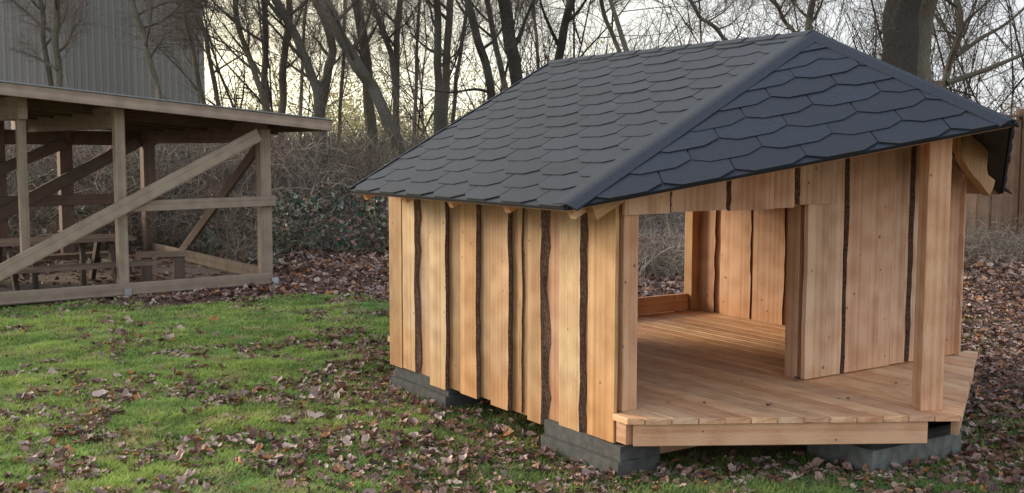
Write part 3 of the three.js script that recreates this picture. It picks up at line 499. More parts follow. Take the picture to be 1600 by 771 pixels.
// round limbs
function tubeGeo(pts, rad, sides, uvLen = 1, rough = 0) {
  const P = [], U = [], I = [], n = pts.length; let ref = V3(0.31, 0.17, 0.93), run = 0;
  for (let i = 0; i < n; i++) {
    const d = pts[Math.min(i + 1, n - 1)].clone().sub(pts[Math.max(i - 1, 0)]).normalize(); let a = ref.clone().addScaledVector(d, -ref.dot(d)); if (a.lengthSq() < 1e-6) a = V3(1, 0, 0); a.normalize(); ref = a; const b = d.clone().cross(a);
    if (i) run += pts[i].distanceTo(pts[i - 1]);
    for (let k = 0; k <= sides; k++) { const t = k % sides / sides * 6.2832, r = rad[i] * (1 + rough * (N3(Math.cos(t) * 1.4, Math.sin(t) * 1.4, run * 1.3 + pts[0].x) + 0.5 * N3(Math.cos(t) * 4, Math.sin(t) * 4, run * 2 + pts[0].x))); P.push(pts[i].x + (a.x * Math.cos(t) + b.x * Math.sin(t)) * r, pts[i].y + (a.y * Math.cos(t) + b.y * Math.sin(t)) * r, pts[i].z + (a.z * Math.cos(t) + b.z * Math.sin(t)) * r); U.push(k / sides * Math.max(1, Math.round(rad[0] * 6.28 / 0.35)), run / uvLen); }
  }
  for (let i = 0; i + 1 < n; i++) for (let k = 0; k < sides; k++) { const a = i * (sides + 1) + k, b = a + sides + 1; I.push(a, a + 1, b, b, a + 1, b + 1); }
  const g = new THREE.BufferGeometry(); g.setAttribute('position', new THREE.Float32BufferAttribute(P, 3)); g.setAttribute('uv', new THREE.Float32BufferAttribute(U, 2)); g.setIndex(I); g.computeVertexNormals(); return g;
}
// a spray of bare twigs, one metre long, along +y
function sprayGeo(seed, depth = 2) {
  const R = rng(seed), list = [];
  const grow = (p, d, len, r, lev) => {
    const n = lev === 0 ? 7 : lev === 1 ? 4 : 2, pts = [p.clone()], rad = [r]; let q = p.clone(), dir = d.clone();
    for (let i = 1; i <= n; i++) {
      dir.add(V3((R() - 0.5) * 0.42, (R() - 0.35) * 0.34, (R() - 0.5) * 0.42)).normalize(); q = q.clone().addScaledVector(dir, len / n); pts.push(q); rad.push(lerp(r, r * 0.4, i / n));
      if (lev < depth) for (let k = 0; k < (lev === 0 ? 1 + (R() < 0.5) : 1); k++) { const s = V3(R() - 0.5, R() - 0.5, R() - 0.5).cross(dir).normalize(), ang = 0.5 + 0.6 * R(); grow(q, dir.clone().multiplyScalar(Math.cos(ang)).addScaledVector(s, Math.sin(ang)), len * (lev === 0 ? lerp(0.62, 0.25, i / n) : 0.45) * (0.7 + 0.6 * R()), rad[i] * 0.75, lev + 1); }
    }
    list.push(tubeGeo(pts, rad, 3));
  };
  grow(V3(0, 0, 0), V3(0, 1, 0), 1, 0.0062, 0); return mergeGeometries(list);
}
const sprays = [1, 2, 3, 4, 5, 6].map((s) => sprayGeo(500 + s));
const bigSprays = [1, 2, 3].map((s) => sprayGeo(560 + s, 3));
const smoothPath = (pts, n) => new THREE.CatmullRomCurve3(pts, false, 'centripetal').getPoints(n);
// a bare winter tree: trunk path given in metres (x, y pairs at its distance), limbs, twigs
let treeSeed = 0;
function tree(label, z, r, xy, o = {}) {
  const R = rng(900 + treeSeed * 13), id = treeSeed++, pts = [], g0 = groundY(xy[0], z);
  const root = thing('tree', label, 'tree', [xy[0] - (xy[2] - xy[0]) * 0.25 * xy[1] / Math.max(0.4, xy[3] - xy[1]) * 1.0, g0, z], 0, o.group), bx = root.position.x;
  pts.push(V3(0, -0.1, 0));
  for (let i = 0; i < xy.length; i += 2) { if (i) { const j = i - 2, h = 0.5 * (xy[j] + xy[i]) - bx; pts.push(V3(h + r * 0.28 * N2(id * 7.7, i * 3.1), 0.5 * (xy[j + 1] + xy[i + 1]) - g0, N2(id * 1.9, i) * 0.12)); } pts.push(V3(xy[i] - bx, xy[i + 1] - g0, (N2(id * 3.3, i) * 0.12))); }
  const H = o.top ?? 8.5 + 2.5 * R(); let q = pts[pts.length - 1].clone(), d = q.clone().sub(pts[pts.length - 2]).normalize();
  while (q.y < H) { d.add(V3((R() - 0.5) * 0.25, 0.12, (R() - 0.5) * 0.25)).normalize(); q = q.clone().addScaledVector(d, 1.1); pts.push(q); }
  const path = smoothPath(pts, 46), total = path.length - 1, rad = path.map((p) => r * (1 + 0.5 * Math.exp(-Math.max(0, p.y) * 3.5)) * lerp(1, o.tip ?? 0.42, clamp((p.y - 2.5) / (H - 2.5), 0, 1)) * 0.97);
  const bm = mats.bark[o.bark ?? id % 2];
  part('trunk', tubeGeo(path, rad, r > 0.12 ? 18 : 11, 0.7, o.rough ?? 0.10), bm, root);
  const tw = [], putTwig = (p, dir, s) => { const e = new THREE.Euler().setFromQuaternion(new THREE.Quaternion().setFromUnitVectors(V3(0, 1, 0), dir.clone().normalize()), 'YXZ'); tw.push([p.x, p.y, p.z, e.x, e.y, e.z, s, s, s]); };
  const limb = (lp, lr, twigs, twS) => {
    const c = smoothPath(lp, 16); part('limb', tubeGeo(c, c.map((_, i) => lerp(lr, lr * 0.12, i / 16)), 6, 0.7, 0.08), bm, root);
    for (let k = 0; k < twigs; k++) { const i = 2 + Math.floor(R() * 14), t = c[i].clone().sub(c[i - 1]).normalize(); putTwig(c[i], t.add(V3(R() - 0.5, R() * 0.7 - 0.15, R() - 0.5).multiplyScalar(1.5)), (twS ?? 0.9) * (0.5 + 0.8 * R())); }
  };
  for (const l of o.limbs ?? []) { const lp = []; for (let i = 1; i < l.length; i += 2) lp.push(V3(l[i] - bx, l[i + 1] - g0, 0.05 - 0.10 * i / l.length)); limb(lp, l[0], o.limbTwigs ?? 7, 0.7); }
  const nl = o.nl ?? 6;
  for (let k = 0; k < nl; k++) {
    const i = Math.floor(lerp(total * (o.from ?? 0.32), total * 0.97, (k + R() * 0.8) / nl)), p = path[i], a = R() * 6.283, el = 0.25 + 0.7 * R(), L = (0.8 + 1.3 * R()) * lerp(1.15, 0.6, i / total) * (o.spread ?? 1), lp = [p.clone()]; let dd = V3(Math.cos(a) * Math.cos(el), Math.sin(el), Math.sin(a) * Math.cos(el)), c = p.clone();
    for (let m = 0; m < 4; m++) { dd.add(V3((R() - 0.5) * 0.5, 0.14 + (R() - 0.5) * 0.3, (R() - 0.5) * 0.5)).normalize(); c = c.clone().addScaledVector(dd, L / 4); lp.push(c); }
    limb(lp, Math.min(rad[i] * 0.5, 0.05), o.tw ?? 16);
  }
  for (let k = 0; k < (o.own ?? 20); k++) { const i = Math.floor(lerp(total * 0.18, total, R())), a = R() * 6.283; putTwig(path[i], V3(Math.cos(a), 0.5 + R(), Math.sin(a)), 0.35 + 0.6 * R()); }
  if (tw.length) tag(instanced('twigs', sprays[id % 6], mats.twig, tw, root), null, null, null, 'stuff');
  return root;
}
const TREES = [
  ['grey tree before the ribbed barn wall, left of its close forked neighbour', -21.0, 0.056, [-8.84,2.77,-8.93,3.67,-9.0,4.39]],
  ['taller straight tree before the ribbed barn, with a broken side limb pointing left', -20.0, 0.071, [-8.27,2.65,-8.3,3.46,-8.29,4.26]],
  ['slanting trunk with pale bark across the middle of the ribbed barn wall', -19.0, 0.050, [-6.1,2.33,-6.24,2.93,-6.38,3.58,-6.55,4.13]],
  ['dark slender trunk running down the ribbed barn wall near its right corner', -22.0, 0.052, [-6.15,2.25,-6.26,2.76,-6.42,3.65,-6.56,4.53]],
  ['thin trunk leaning against the bright sky just right of the barn corner', -24.0, 0.057, [-6.43,2.34,-6.54,3.0,-6.72,4.11,-6.95,4.79]],
  ['curved trunk bending right into its straight neighbour, first clump right of the barn', -20.0, 0.059, [-4.49,2.07,-4.55,2.54,-4.75,3.11,-4.95,3.69,-5.03,4.26]],
  ['straight slim trunk that the curved trunk leans against, right of the barn', -20.5, 0.066, [-4.6,2.09,-4.63,2.8,-4.6,3.62,-4.61,4.33]],
  ['dark double stem rising just behind the roof end of the picnic shelter', -22.0, 0.084, [-4.67,2.06,-4.6,3.01,-4.52,3.77,-4.43,4.53]],
  ['knotted trunk whose limb forks off to the upper left, behind the shelter roof end', -20.0, 0.088, [-3.47,1.14,-3.49,1.96,-3.54,2.54,-3.73,3.11,-3.95,3.63,-4.2,4.09]],
  ['mossy right arm of the V beside the shelter roof end, curving up to the left', -20.6, 0.091, [-3.65,1.25,-3.62,2.09,-3.48,2.8,-3.38,3.4,-3.44,3.81,-3.67,4.34]],
  ['thick trunk leaning steeply left, crossing the grove in a long diagonal', -18.0, 0.106, [-1.75,1.45,-2.15,2.29,-2.52,2.91,-2.82,3.43,-3.06,3.99]],
  ['tall straight grey trunk standing behind the steep diagonal trunk', -22.0, 0.117, [-2.79,1.09,-2.83,1.99,-2.9,3.01,-2.98,3.77,-3.11,4.53]],
  ['slender trunk curving left at the top, joined to its neighbour near the hut eave', -21.0, 0.062, [-2.19,1.49,-2.23,2.83,-2.32,3.37,-2.5,3.91,-2.7,4.39]],
  ['upright light grey trunk between the leaning trunk and the double trunk', -22.0, 0.071, [-2.37,1.48,-2.33,2.89,-2.3,3.77,-2.24,4.53]],
  ['left stem of the broad double trunk beyond the far end of the hut roof', -20.0, 0.077, [-1.37,1.67,-1.35,2.77,-1.35,3.57,-1.37,4.26]],
  ['right stem of the broad double trunk beyond the far end of the hut roof', -20.3, 0.078, [-1.31,1.67,-1.23,2.79,-1.19,3.6,-1.15,4.3]],
  ['thin stem leaning right, close beside the broad double trunk', -22.0, 0.045, [-1.21,1.99,-1.12,3.01,-1.0,3.77,-0.87,4.53]],
  ['dark trunk leaning left with a low limb reaching left over the roof edge', -18.0, 0.074, [-0.34,2.39,-0.45,3.02,-0.61,3.53,-0.73,3.99]],
  ['slim trunk leaning left between two dark trunks above the sloping roof edge', -19.0, 0.056, [-0.11,2.55,-0.21,3.04,-0.33,3.58,-0.44,4.13]],
  ['stout dark trunk with a forked top above the far roof edge', -18.5, 0.120, [0.09,2.57,0.03,3.05,-0.06,3.53,-0.15,4.06]],
  ['dark trunk leaning right just above the far end of the ridge', -21.0, 0.093, [0.83,2.71,0.88,3.25,1.0,3.91,1.12,4.39]],
  ['thin dark trunk leaning left above the far third of the ridge', -22.0, 0.052, [2.24,3.27,2.07,3.71,1.89,4.09,1.76,4.53]],
  ['slanting thin trunk rising over the middle of the ridge', -20.0, 0.041, [4.31,3.0,3.98,3.44,3.69,3.75,3.43,3.94,3.22,4.26]],
  ['left arm of the V shaped pair over the near ridge end, leaning left', -21.0, 0.043, [5.57,3.31,5.36,3.82,5.11,4.13,4.93,4.39]],
  ['greenish upright arm of the V shaped pair over the near ridge end', -21.3, 0.075, [5.68,3.27,5.71,3.83,5.77,4.13,5.8,4.43]],
  ['massive dark oak trunk rising behind the right hand roof slope', -16.0, 0.264, [5.63,1.51,5.63,2.44,5.65,3.18,5.67,3.73]],
  ['grey companion trunk fused to the right side of the massive dark trunk', -16.4, 0.174, [6.08,1.51,6.08,2.56,6.11,3.31,6.15,3.78]],
  ['small tree with a crooked stem and a long limb reaching right over the fence', -17.0, 0.055, [6.67,1.9,6.7,2.54,6.82,3.03,6.9,3.47,6.86,3.86]],
  ['leaning slim trunk seen through the open back of the hut', -16.0, 0.052, [2.43,-0.28,2.31,0.19,2.17,0.62,2.11,0.95]],
  ['slim pale trunk at the left side of the bramble bank behind the shelter', -24.0, 0.042, [-3.84,0.91,-3.79,2.03,-3.7,3.42,-3.61,4.79]],
  ['thin far stem between the straight grey trunk and the diagonal one', -26.0, 0.046, [-2.35,1.15,-2.31,2.37,-2.27,3.72,-2.18,5.06]],
  ['thin far stem seen in the gap right of the shelter roof', -27.0, 0.048, [-5.25,1.61,-5.2,2.87,-5.15,3.96,-5.03,5.19]],
  ['thin far stem behind the stout forked trunk', -26.0, 0.046, [0.7,2.07,0.64,3.12,0.57,4.17,0.48,5.06]],
];
const OPT = {
  0: { own: 34, nl: 9, from: 0.2 }, 3: { own: 34, nl: 9, from: 0.2 }, 4: { own: 24 },
  1: { limbs: [[0.032, -8.27, 3.0, -8.62, 3.2, -9.2, 3.40]], nl: 9, own: 34 }, 2: { bark: 1, nl: 9, own: 34 }, 8: { limbs: [[0.045, -4.17, 3.9, -4.5, 4.3, -4.9, 4.6]] }, 10: { bark: 0 }, 17: { bark: 2, limbs: [[0.032, -0.36, 2.5, -0.60, 2.55, -1.05, 2.5, -1.75, 2.62]] }, 19: { bark: 2, nl: 8 }, 13: { nl: 5 },
  20: { bark: 2 }, 25: { bark: 2, top: 12, nl: 5, from: 0.5, rough: 0.06, spread: 2, tip: 0.55 }, 26: { top: 11, bark: 1, nl: 4, from: 0.55, rough: 0.06, spread: 2, tip: 0.5 },
  27: { limbs: [[0.055, 6.72, 2.60, 7.25, 2.78, 7.75, 2.98, 8.6, 3.35, 9.6, 4.0], [0.04, 6.86, 3.02, 7.25, 3.3, 7.6, 3.5, 8.2, 4.1, 8.6, 5.0], [0.02, 6.95, 3.3, 7.1, 3.7, 7.25, 4.2], [0.018, 6.9, 3.35, 6.6, 3.4, 6.3, 3.42]], limbTwigs: 8, nl: 7, from: 0.22 },
  28: { top: 5, nl: 4, from: 0.3 },
};
TREES.forEach((t, i) => tree(t[0], t[1], t[2], t[3], { from: 0.26, ...(OPT[i] ?? {}) }));

const inShelter = (x, z) => { const dx = x + 2.862, dz = z + 12.536, a = 0.8 * dx - 0.6 * dz, b = -0.6 * dx - 0.8 * dz; return a > -6.6 && a < 0.55 && b > -0.6 && b < 4.75; };
// ---------------------------------------------------------------- brambles, ivy and the wood behind
{
  const stem = (seed) => {
    const R = rng(seed), list = []; let q = V3(0, 0, 0), d = V3((R() - 0.5) * 0.7, 1, (R() - 0.5) * 0.7).normalize(); const bx = (R() - 0.5) * 0.5, bz = (R() - 0.5) * 0.5, pts = [q];
    for (let i = 0; i < 8; i++) { d.add(V3(bx + (R() - 0.5) * 0.3, -0.16 - 0.05 * i * R(), bz + (R() - 0.5) * 0.3)).normalize(); q = q.clone().addScaledVector(d, 0.16); pts.push(q); if (i > 0) { const e = V3(R() - 0.5, R() * 0.8 - 0.1, R() - 0.5).normalize(), L = 0.15 + 0.3 * R(); list.push(tubeGeo([q, q.clone().addScaledVector(e, L * 0.5), q.clone().addScaledVector(e.add(V3(0, -0.35, 0)), L)], [0.004, 0.003, 0.0015], 3)); } }
    list.push(tubeGeo(pts, pts.map((_, i) => 0.0065 - 0.0006 * i), 3)); return mergeGeometries(list);
  };
  const stems = [1, 2, 3, 4].map((s) => stem(700 + s)), R = rng(81), lists = [[], [], [], []];
  const tone = () => { const k = R(); return k < 0.5 ? rgb(0.19, 0.155, 0.12) : k < 0.68 ? rgb(0.33, 0.28, 0.22) : k < 0.84 ? rgb(0.30, 0.20, 0.15) : k < 0.9 ? rgb(0.48, 0.43, 0.36) : rgb(0.24, 0.25, 0.14); };
  let n = 0;
  for (let i = 0; i < 60000 && n < 21000; i++) {
    const D = lerp(13, 25, R()), x = (R() * 2 - 1) * (0.475 * D + 1.2), z = -D;
    const edge = x < 0.5 ? 15.2 + 0.7 * N2(x * 0.4, 3) + smooth(-3.8, -2.2, x) * 1.7 : 11.6 + 0.7 * N2(x * 0.6, 8);
    if (D < edge || inShelter(x, z) || (x > 2 && D > 14.4 && D < 15.3) || R() > 0.35 + 0.65 * smooth(-0.4, 0.4, N2(x * 0.6, z * 0.6))) continue;
    const s = (x < 0.5 ? lerp(0.6, 1.9, smooth(0, 5, D - edge)) : x > 3.4 ? 0.5 : 0.75) * (0.55 + 0.7 * R());
    lists[i % 4].push([x, groundY(x, z) - 0.03, z, (R() - 0.5) * 0.5, R() * 6.28, (R() - 0.5) * 0.5, s, s, s, tone()]); n++;
  }
  const sm = std({ roughness: 0.9 });
  lists.forEach((l, k) => tag(instanced('bramble_thicket', stems[k], sm, l), ['tangled grey brown bramble stems along the wood edge', 'arching dead bramble stems behind the shelter', 'dry bramble canes on the leaf covered bank', 'tall dead stalks filling the wood edge'][k], 'brambles', null, 'stuff'));
  // leafless saplings and hanging twigs that close the wood's edge
  const sap = [[], [], []];
  for (let i = 0; i < 2300; i++) { const D = lerp(17.5, 30, R()), x = (R() * 2 - 1) * (0.475 * D + 2), z = -D; if (x > 2 && D < 20 || inShelter(x, z)) continue; const s = 1.2 + 1.5 * R() * R(); sap[i % 3].push([x, groundY(x, z), z, (R() - 0.5) * 0.45, R() * 6.28, (R() - 0.5) * 0.45, s * 0.9, s, s * 0.9, tone()]); }
  sap.forEach((l, k) => tag(instanced('undergrowth', sprays[k], sm, l), ['thin leafless saplings under the trees', 'bare twiggy undergrowth below the grove', 'grey brushwood at the back of the bank'][k], 'undergrowth', null, 'stuff'));
  // ivy and bramble leaves
  const ivy = [], dead = [];
  for (let i = 0; i < 90000; i++) {
    const D = lerp(14.2, 24, R()), x = lerp(-11.5, 1.5, R()), z = -D, c = 0.5 + 0.5 * N2(x * 0.55 + 20, z * 0.55), bank = smooth(14.6, 16.6, D + 0.5 * N2(x, 4)) * (1 + 0.6 * smooth(17, 22, D)), core = Math.exp(-Math.pow((x + 4.0) / 2.4, 2));
    if (inShelter(x, z) || (x > -3.2 && D < 15.9)) continue;
    if (R() > (0.4 + 0.6 * core) * smooth(0.2, 0.65, c)) continue;
    const y = groundY(x, z) + R() * (0.15 + 0.95 * bank * c), g = R();
    (g < 0.42 + 0.38 * core ? ivy : dead).push([x, y, z, (R() - 0.5) * 2.2, R() * 6.28, (R() - 0.5) * 2.2, 0.06 + 0.06 * R(), 0.07, 0.06 + 0.06 * R(), null]);
  }
  for (const a of ivy) a[9] = R() < 0.3 ? rgb(0.26, 0.29, 0.23) : rgb(0.04 + 0.06 * R(), 0.075 + 0.07 * R(), 0.045 + 0.03 * R()); for (const a of dead) a[9] = R() < 0.4 ? rgb(0.30, 0.17, 0.12) : rgb(0.22, 0.17, 0.13);
  tag(instanced('ivy', leafGeos[4], std({ roughness: 0.32 }), ivy), 'dark glossy bramble and ivy leaves covering the bank right of the shelter', 'ivy', null, 'stuff');
  tag(instanced('dead_leaves', leafGeos[2], std({ roughness: 0.8 }), dead), 'withered reddish leaves caught in the brambles', 'dead leaves', null, 'stuff');
  // far wood: thin stems, twigs and pale sunlit bushes
  const fs = [[], [], []], ft = [[], [], []];
  for (let i = 0; i < 125; i++) { const D = lerp(26, 62, R()), x = (R() * 2 - 1) * (0.475 * D + 3), z = -D; if (x < -8.6 && x > -30 && D < 46) continue; const s = 5 + 4.5 * R(); fs[i % 3].push([x, -0.1, z, (R() - 0.5) * 0.5, R() * 6.28, (R() - 0.5) * 0.5, s * 0.85, s, s * 0.85, tone()]); }
  for (let i = 0; i < 480; i++) { const D = lerp(21, 38, R()), px = lerp(0.0, 0.47, Math.pow(R(), 0.9)), x = px * D, z = -D, t = 1.0 + 1.0 * R(); ft[i % 3].push([x, 1.8 + R() * 6.5, z, (R() - 0.5) * 2.2, R() * 6.28, (R() - 0.5) * 2.2, t, t, t, tone()]); }
  fs.forEach((l, k) => tag(instanced('distant_wood', bigSprays[k], mats.bark[0], l), ['thin far trees of the wood beyond the grove', 'forked far trees of the wood beyond the grove', 'leaning far trees of the wood beyond the grove'][k], 'wood', null, 'stuff'));
  ft.forEach((l, k) => tag(instanced('distant_twigs', sprays[3 + k], mats.twig, l), ['far crowns of bare twigs against the sky', 'fine far branches filling the sky over the hut', 'far twigs behind the grove'][k], 'twigs', null, 'stuff'));
  const bush = [];
  for (let i = 0; i < 120; i++) {
    const D = lerp(40, 66, R()), x = lerp(-0.33, 0.22, R()) * D, z = -D, h = 2.6 + 4.4 * R() * R(), w = 1.4 + 1.6 * R(), dry = R();
    for (let k = 0; k < 640; k++) { const a = R() * 6.283, t = Math.pow(R(), 0.6), rr = w * Math.sqrt(R()) * Math.sqrt(Math.max(0.05, 1 - t * t * 0.8)), y = h * t, s = 0.07 + 0.10 * R(); if (N3(x + rr * Math.cos(a) * 1.2, y * 1.2, z + rr * Math.sin(a) * 1.2) < -0.15) continue; bush.push([x + rr * Math.cos(a), y, z + rr * Math.sin(a), (R() - 0.5) * 3, R() * 6.28, (R() - 0.5) * 3, s, s, s, dry < 0.7 ? rgb(0.46 + 0.16 * R(), 0.43 + 0.12 * R(), 0.20 + 0.08 * R()) : rgb(0.25, 0.25, 0.12)]); }
  }
  tag(instanced('distant_bushes', leafGeos[0], new THREE.MeshPhysicalMaterial({ roughness: 1, transmission: 0.5, thickness: 0 }), bush), 'pale yellow green bushes far behind the grove', 'bushes', null, 'stuff');
}

// ---------------------------------------------------------------- picnic shelter: s1 runs along its front, s2 to its back
{
  const C = V3(-2.862, 0, -12.536), s1 = V3(0.8, 0, -0.6), s2 = V3(-0.6, 0, -0.8), back = 4.25;
  const sh = thing('picnic_shelter', 'open weathered wooden picnic shelter with sloping roof and diagonal braces', 'shelter', [C.x, 0, C.z]);
  const P = (a, b, y) => s1.clone().multiplyScalar(a).addScaledVector(s2, b).setY(y), rh = (a) => 1.90 - 0.0884 * a;   // underside of the roof deck
  const fasciaMat = wood(W_GRY, [1.25, 1.2, 1.12]), G = mats.gry, B = mats.brn;
  const post = (a, b, y0, y1, w, m) => part('post', beamGeo(P(a, b, y0), P(a, b, y1), w, w, s1), m, sh);
  const shoe = (a, b) => { const c = P(a, b - 0.135, 0.06), k = part('post_anchor', mergeGeometries([beamGeo(c.clone().setY(0.0), c.clone().setY(0.10), 0.075, 0.012, s1), beamGeo(P(a, b, -0.05), P(a, b, 0.03), 0.05, 0.05, s1)]), mats.metal, sh); return k; };
  post(0, 0, 0.03, rh(0) - 0.1, 0.13, G[0]); post(-1.63, 0, 0.03, rh(-1.63) - 0.05, 0.105, G[2]); post(-2.58, 0.07, 0.48, rh(-2.58) - 0.05, 0.085, G[1]); post(-4.9, 0, 0.03, rh(-4.9), 0.14, G[0]);
  for (const a of [0.08, -1.08, -1.95, -4.6]) post(a, back, 0.02, rh(a) - 0.1, 0.17, B[0]);
  shoe(0.06, 0); shoe(-1.62, 0);
  const beam = (n, p, q, w, h, side, m) => part(n, beamGeo(p, q, w, h, side), m, sh);
  beam('bottom_rail', P(-5.2, -0.10, 0.095), P(0.02, -0.10, 0.095), 0.045, 0.125, s2, G[0]);
  beam('bottom_rail', P(0.10, 0.1, 0.10), P(0.10, back, 0.12), 0.045, 0.15, s1, G[1]);
  beam('rail', P(-1.65, -0.105, 0.97), P(0.09, -0.105, 0.985), 0.045, 0.115, s2, G[0]); beam('rail', P(-5.0, back - 0.12, 0.86), P(0.1, back - 0.12, 0.86), 0.05, 0.15, s2, B[0]);
  beam('brace', P(-3.55, -0.155, 0.02), P(-0.12, -0.155, 1.74), 0.045, 0.15, s2, G[2]);
  beam('brace', P(0.13, 3.25, 0.05), P(0.13, 0.15, 1.76), 0.05, 0.13, s1, B[0]);
  beam('brace', P(-3.2, back - 0.17, 0.05), P(-0.1, back - 0.17, 1.68), 0.05, 0.17, s2, B[1]); beam('brace', P(-3.3, back - 0.13, 0.72), P(-1.1, back - 0.13, 1.66), 0.05, 0.15, s2, B[1]);
  for (const a of [0.0, -1.63, -2.58, -4.9]) beam('roof_beam', P(a, -0.04, rh(a) - 0.13), P(a, back + 0.4, rh(a) - 0.13), 0.09, 0.24, s1, a === 0 ? B[0] : G[1]);
  for (const b of [0.8, 1.6, 2.4, 3.2, back]) beam('rafter', P(-6.2, b, rh(-6.2) - 0.05), P(0.55, b, rh(0.55) - 0.05), 0.06, 0.10, s2, b === back ? B[0] : B[1]);
  beam('roof_beam', P(-5.2, back, 1.76), P(0.2, back, 1.72), 0.08, 0.2, s2, B[0]);
  // roof boards, each laid front to back
  const roof = part('roof', beamGeo(P(-6.35, 2.145, rh(-6.35) + 0.04), P(0.66, 2.145, rh(0.66) + 0.04), 5.01, 0.012, s2), mats.felt, sh);
  for (let i = 0; i < 36; i++) { const a0 = -6.33 + i * 0.194, a = a0 + 0.097; part('roof_board', beamGeo(P(a, -0.36, rh(a) + 0.012), P(a, back + 0.4, rh(a) + 0.012), 0.188, 0.024, s1), B[i % 2], roof); }
  beam('fascia', P(-6.4, -0.385, rh(-6.4) + 0.005), P(0.68, -0.385, rh(0.68) + 0.005), 0.03, 0.12, s2, fasciaMat);
  part('roof_edge', beamGeo(P(-6.4, -0.392, rh(-6.4) + 0.074), P(0.69, -0.392, rh(0.69) + 0.074), 0.05, 0.016, s2), std({ color: rgb(0.20, 0.21, 0.21), roughness: 0.6, metalness: 0.3 }), sh);
  beam('fascia', P(0.68, -0.36, rh(0.68) + 0.005), P(0.68, back + 0.4, rh(0.68) + 0.005), 0.03, 0.12, s1, G[1]);
  // low picnic tables under the roof
  const legMat = wood(W_GRY, [0.26, 0.22, 0.19]);
  const table = (label, cx, cz, len, turn) => {
    const t = thing('picnic_table', label, 'picnic table', [cx, 0, cz], turn), m = mats.brn, L = len / 2;
    for (let k = 0; k < 4; k++) part('tabletop_plank', beamGeo([-L * 0.92, 0.565, -0.24 + k * 0.16], [L * 0.92, 0.565, -0.24 + k * 0.16], 0.15, 0.04, V3(0, 0, 1)), wood(W_GRY, [0.72, 0.62, 0.54]), t);
    for (const s of [-1, 1]) { for (let k = 0; k < 2; k++) part('bench_plank', beamGeo([-L, 0.32, s * (0.60 + k * 0.13)], [L, 0.32, s * (0.60 + k * 0.13)], 0.12, 0.042, V3(0, 0, 1)), wood(W_GRY, [0.78, 0.68, 0.6]), t); }
    for (const x of [-0.3 * L, 0.3 * L]) part('leg', beamGeo([x, 0.0, 0.05], [x, 0.545, 0.05], 0.05, 0.07, V3(1, 0, 0)), legMat, t);
    for (const x of [-0.62 * L, 0.62 * L]) { part('cross_beam', beamGeo([x + 0.03, 0.27, -0.76], [x + 0.03, 0.27, 0.76], 0.045, 0.09, V3(1, 0, 0)), legMat, t); for (const s of [-1, 1]) part('leg', beamGeo([x - 0.02, 0.0, s * 0.55], [x - 0.02, 0.545, s * 0.2], 0.05, 0.10, V3(1, 0, 0)), legMat, t); }
    return t;
  };
  const tp = (a, b) => { const p = P(a, b, 0).add(C); return [p.x, p.z]; };
  table('low brown picnic table with attached benches behind the big diagonal brace', ...tp(-2.05, 0.95), 1.7, Math.atan2(0.6, 0.8));
  table('second brown picnic table at the far left under the shelter roof', ...tp(-3.35, 2.2), 1.75, Math.atan2(0.6, 0.8) + 0.15);
  const [bx, bz] = tp(-0.95, 0.75), bench = thing('bench', 'short weathered bench standing right of the middle shelter post', 'bench', [bx, 0, bz], 0.35);
  part('seat', beamGeo([-0.28, 0.36, 0], [0.28, 0.36, 0], 0.26, 0.05, V3(0, 0, 1)), wood(W_GRY, [1.0, 0.9, 0.8]), bench); for (const s of [-0.17, 0.19]) part('leg', beamGeo([s, 0, 0], [s, 0.336, 0], 0.12, 0.2, V3(1, 0, 0)), mats.brn[1], bench);
  const soil = part('bare_soil', (() => { const g = new THREE.PlaneGeometry(6.6, 4.9, 24, 24); g.rotateX(-Math.PI / 2); const p = g.attributes.position, u = g.attributes.uv; for (let i = 0; i < p.count; i++) u.setXY(i, p.getX(i) / 1.3, p.getZ(i) / 1.3); return g; })(), std({ map: T_SOIL, color: rgb(1.9, 2.15, 2.4), roughness: 1 }), scene);
  const sc = P(-3.1, 2.3, 0).add(C); soil.position.set(sc.x, 0.03, sc.z); soil.rotation.y = Math.atan2(0.6, 0.8); soil.userData.kind = 'structure';
}
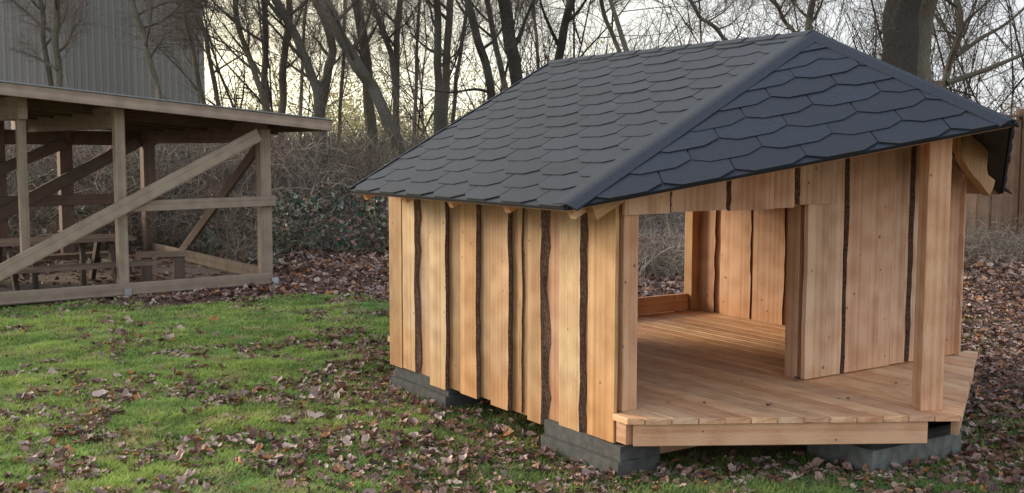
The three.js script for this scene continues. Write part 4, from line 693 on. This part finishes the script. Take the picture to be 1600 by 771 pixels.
// ---------------------------------------------------------------- barn with ribbed sheet walls
{
  const c = [-9.66, -34], f = V3(-0.86, 0, 0.51), s = V3(-0.51, 0, -0.86), b = thing('barn', 'tall grey green barn clad in vertical ribbed metal sheets', 'barn', [c[0], 0, c[1]]);
  const sheet = (dir, out, len, h0, h1) => { const T = new Tri(), pitch = 0.2, prof = [[0, 0], [0.07, 0], [0.095, 0.035], [0.175, 0.035], [0.2, 0]]; for (let i = 0; i * pitch < len; i++) for (let k = 0; k < 4; k++) { const p = (j, y) => { const [a, o] = prof[j], t = i * pitch + a; return dir.clone().multiplyScalar(t).addScaledVector(out, o).setY(y ? lerp(h0, h1, t / len) : -0.2).toArray(); }; T.quad(p(k, 0), p(k + 1, 0), p(k + 1, 1), p(k, 1), [0, 0], [0, 0], [0, 0], [0, 0]); } return T.geo(); };
  const m = [std({ color: rgb(0.22, 0.205, 0.172), roughness: 0.6 }), std({ color: rgb(0.19, 0.182, 0.152), roughness: 0.6 }), std({ color: rgb(0.24, 0.222, 0.188), roughness: 0.6 })];
  for (let i = 0; i < 9; i++) { const g = sheet(f, s.clone().negate(), 1.98, 6.26 + i * 0.17, 6.26 + (i + 1) * 0.17), w = part('wall_sheet', g, m[i % 3], b); w.position.copy(f).multiplyScalar(i * 2); }
  const side = part('wall_sheet', sheet(s, f.clone().negate(), 12, 6.26, 6.26), m[1], b); side.position.set(0, 0, 0);
  const q = (a, d, y) => f.clone().multiplyScalar(a).addScaledVector(s, d).setY(y), T = new Tri();
  T.quad(q(-0.1, -0.1, 6.27).toArray(), q(18.1, -0.1, 7.82).toArray(), q(18.1, 12, 7.82).toArray(), q(-0.1, 12, 6.27).toArray(), [0, 0], [0, 0], [0, 0], [0, 0]); part('roof', T.geo(), m[0], b);
  part('roof_trim', beamGeo(q(-0.15, -0.12, 6.28), q(18.1, -0.12, 7.83), 0.05, 0.14, s), std({ color: rgb(0.6, 0.6, 0.58), roughness: 0.5 }), b);
  part('corner_trim', beamGeo(q(-0.03, -0.05, -0.1), q(-0.03, -0.05, 6.2), 0.16, 0.06, f), m[2], b);
}
// ---------------------------------------------------------------- board fence on the right
{
  const z = -14.8, fe = thing('wooden_fence', 'tall brown fence of overlapping vertical boards behind the right of the hut', 'fence', [6.4, 0.2, z], -0.06), R = rng(95);
  for (const y of [0.35, 0.98, 1.58]) part('rail', beamGeo([-1.9, y, -0.03], [2.6, y, -0.03], 0.04, 0.09), mats.fen[1], fe);
  for (const x of [-1.2, 0.52, 2.3]) part('post', beamGeo([x, -0.2, -0.09], [x, 1.93, -0.09], 0.11, 0.11), mats.fen[1], fe);
  for (let i = 0; i < 24; i++) { const x = -1.85 + i * 0.187, front = i % 2, h = 1.78 + 0.05 * (R() - 0.5); part('board', boardGeo({ a0: x - 0.085, a1: x + 0.085, y0: -0.15, top: h, t: 0.02, wav: 0.004 }, (a, y, o) => [a, y, o + (front ? 0.016 : -0.009)]), [mats.fen[Math.floor(R() * 3)], mats.edge], fe); }
  part('cap_rail', beamGeo([-1.95, 1.83, 0.0], [2.65, 1.83, 0.0], 0.10, 0.035), mats.brn[0], fe);
  const mp = thing('mossy_post', 'stout post with green moss in front of the fence boards', 'post', [6.93, 0.2, z + 0.17]);
  part('post', beamGeo([0, -0.2, 0], [0, 1.66, 0], 0.15, 0.12), mats.fen[0], mp); part('moss', beamGeo([0, 1.66, 0], [0, 1.90, 0], 0.152, 0.122), std({ color: rgb(0.09, 0.09, 0.035), roughness: 1 }), mp);
  const sp = thing('dark_post', 'dark square post top just right of the fused grey trunk', 'post', [6.05, 0, -15.6]); part('post', beamGeo([0, 0, 0], [0, 2.55, 0], 0.12, 0.12), mats.brn[1], sp);
}
{ // twig on the deck
  const p = hutPoint(1.62, -0.62, 0.279), t = thing('twig', 'dark broken twig lying on the right side of the deck behind the porch post', 'twig', [p.x, p.y, p.z], 0.15);
  part('stick', tubeGeo([V3(-0.06, 0, 0.02), V3(-0.02, 0.004, 0.0), V3(0.03, 0.002, 0.01), V3(0.09, 0, 0.0)], [0.006, 0.008, 0.007, 0.004], 6), mats.bark[2], t);
}
renderer.render(scene, camera);
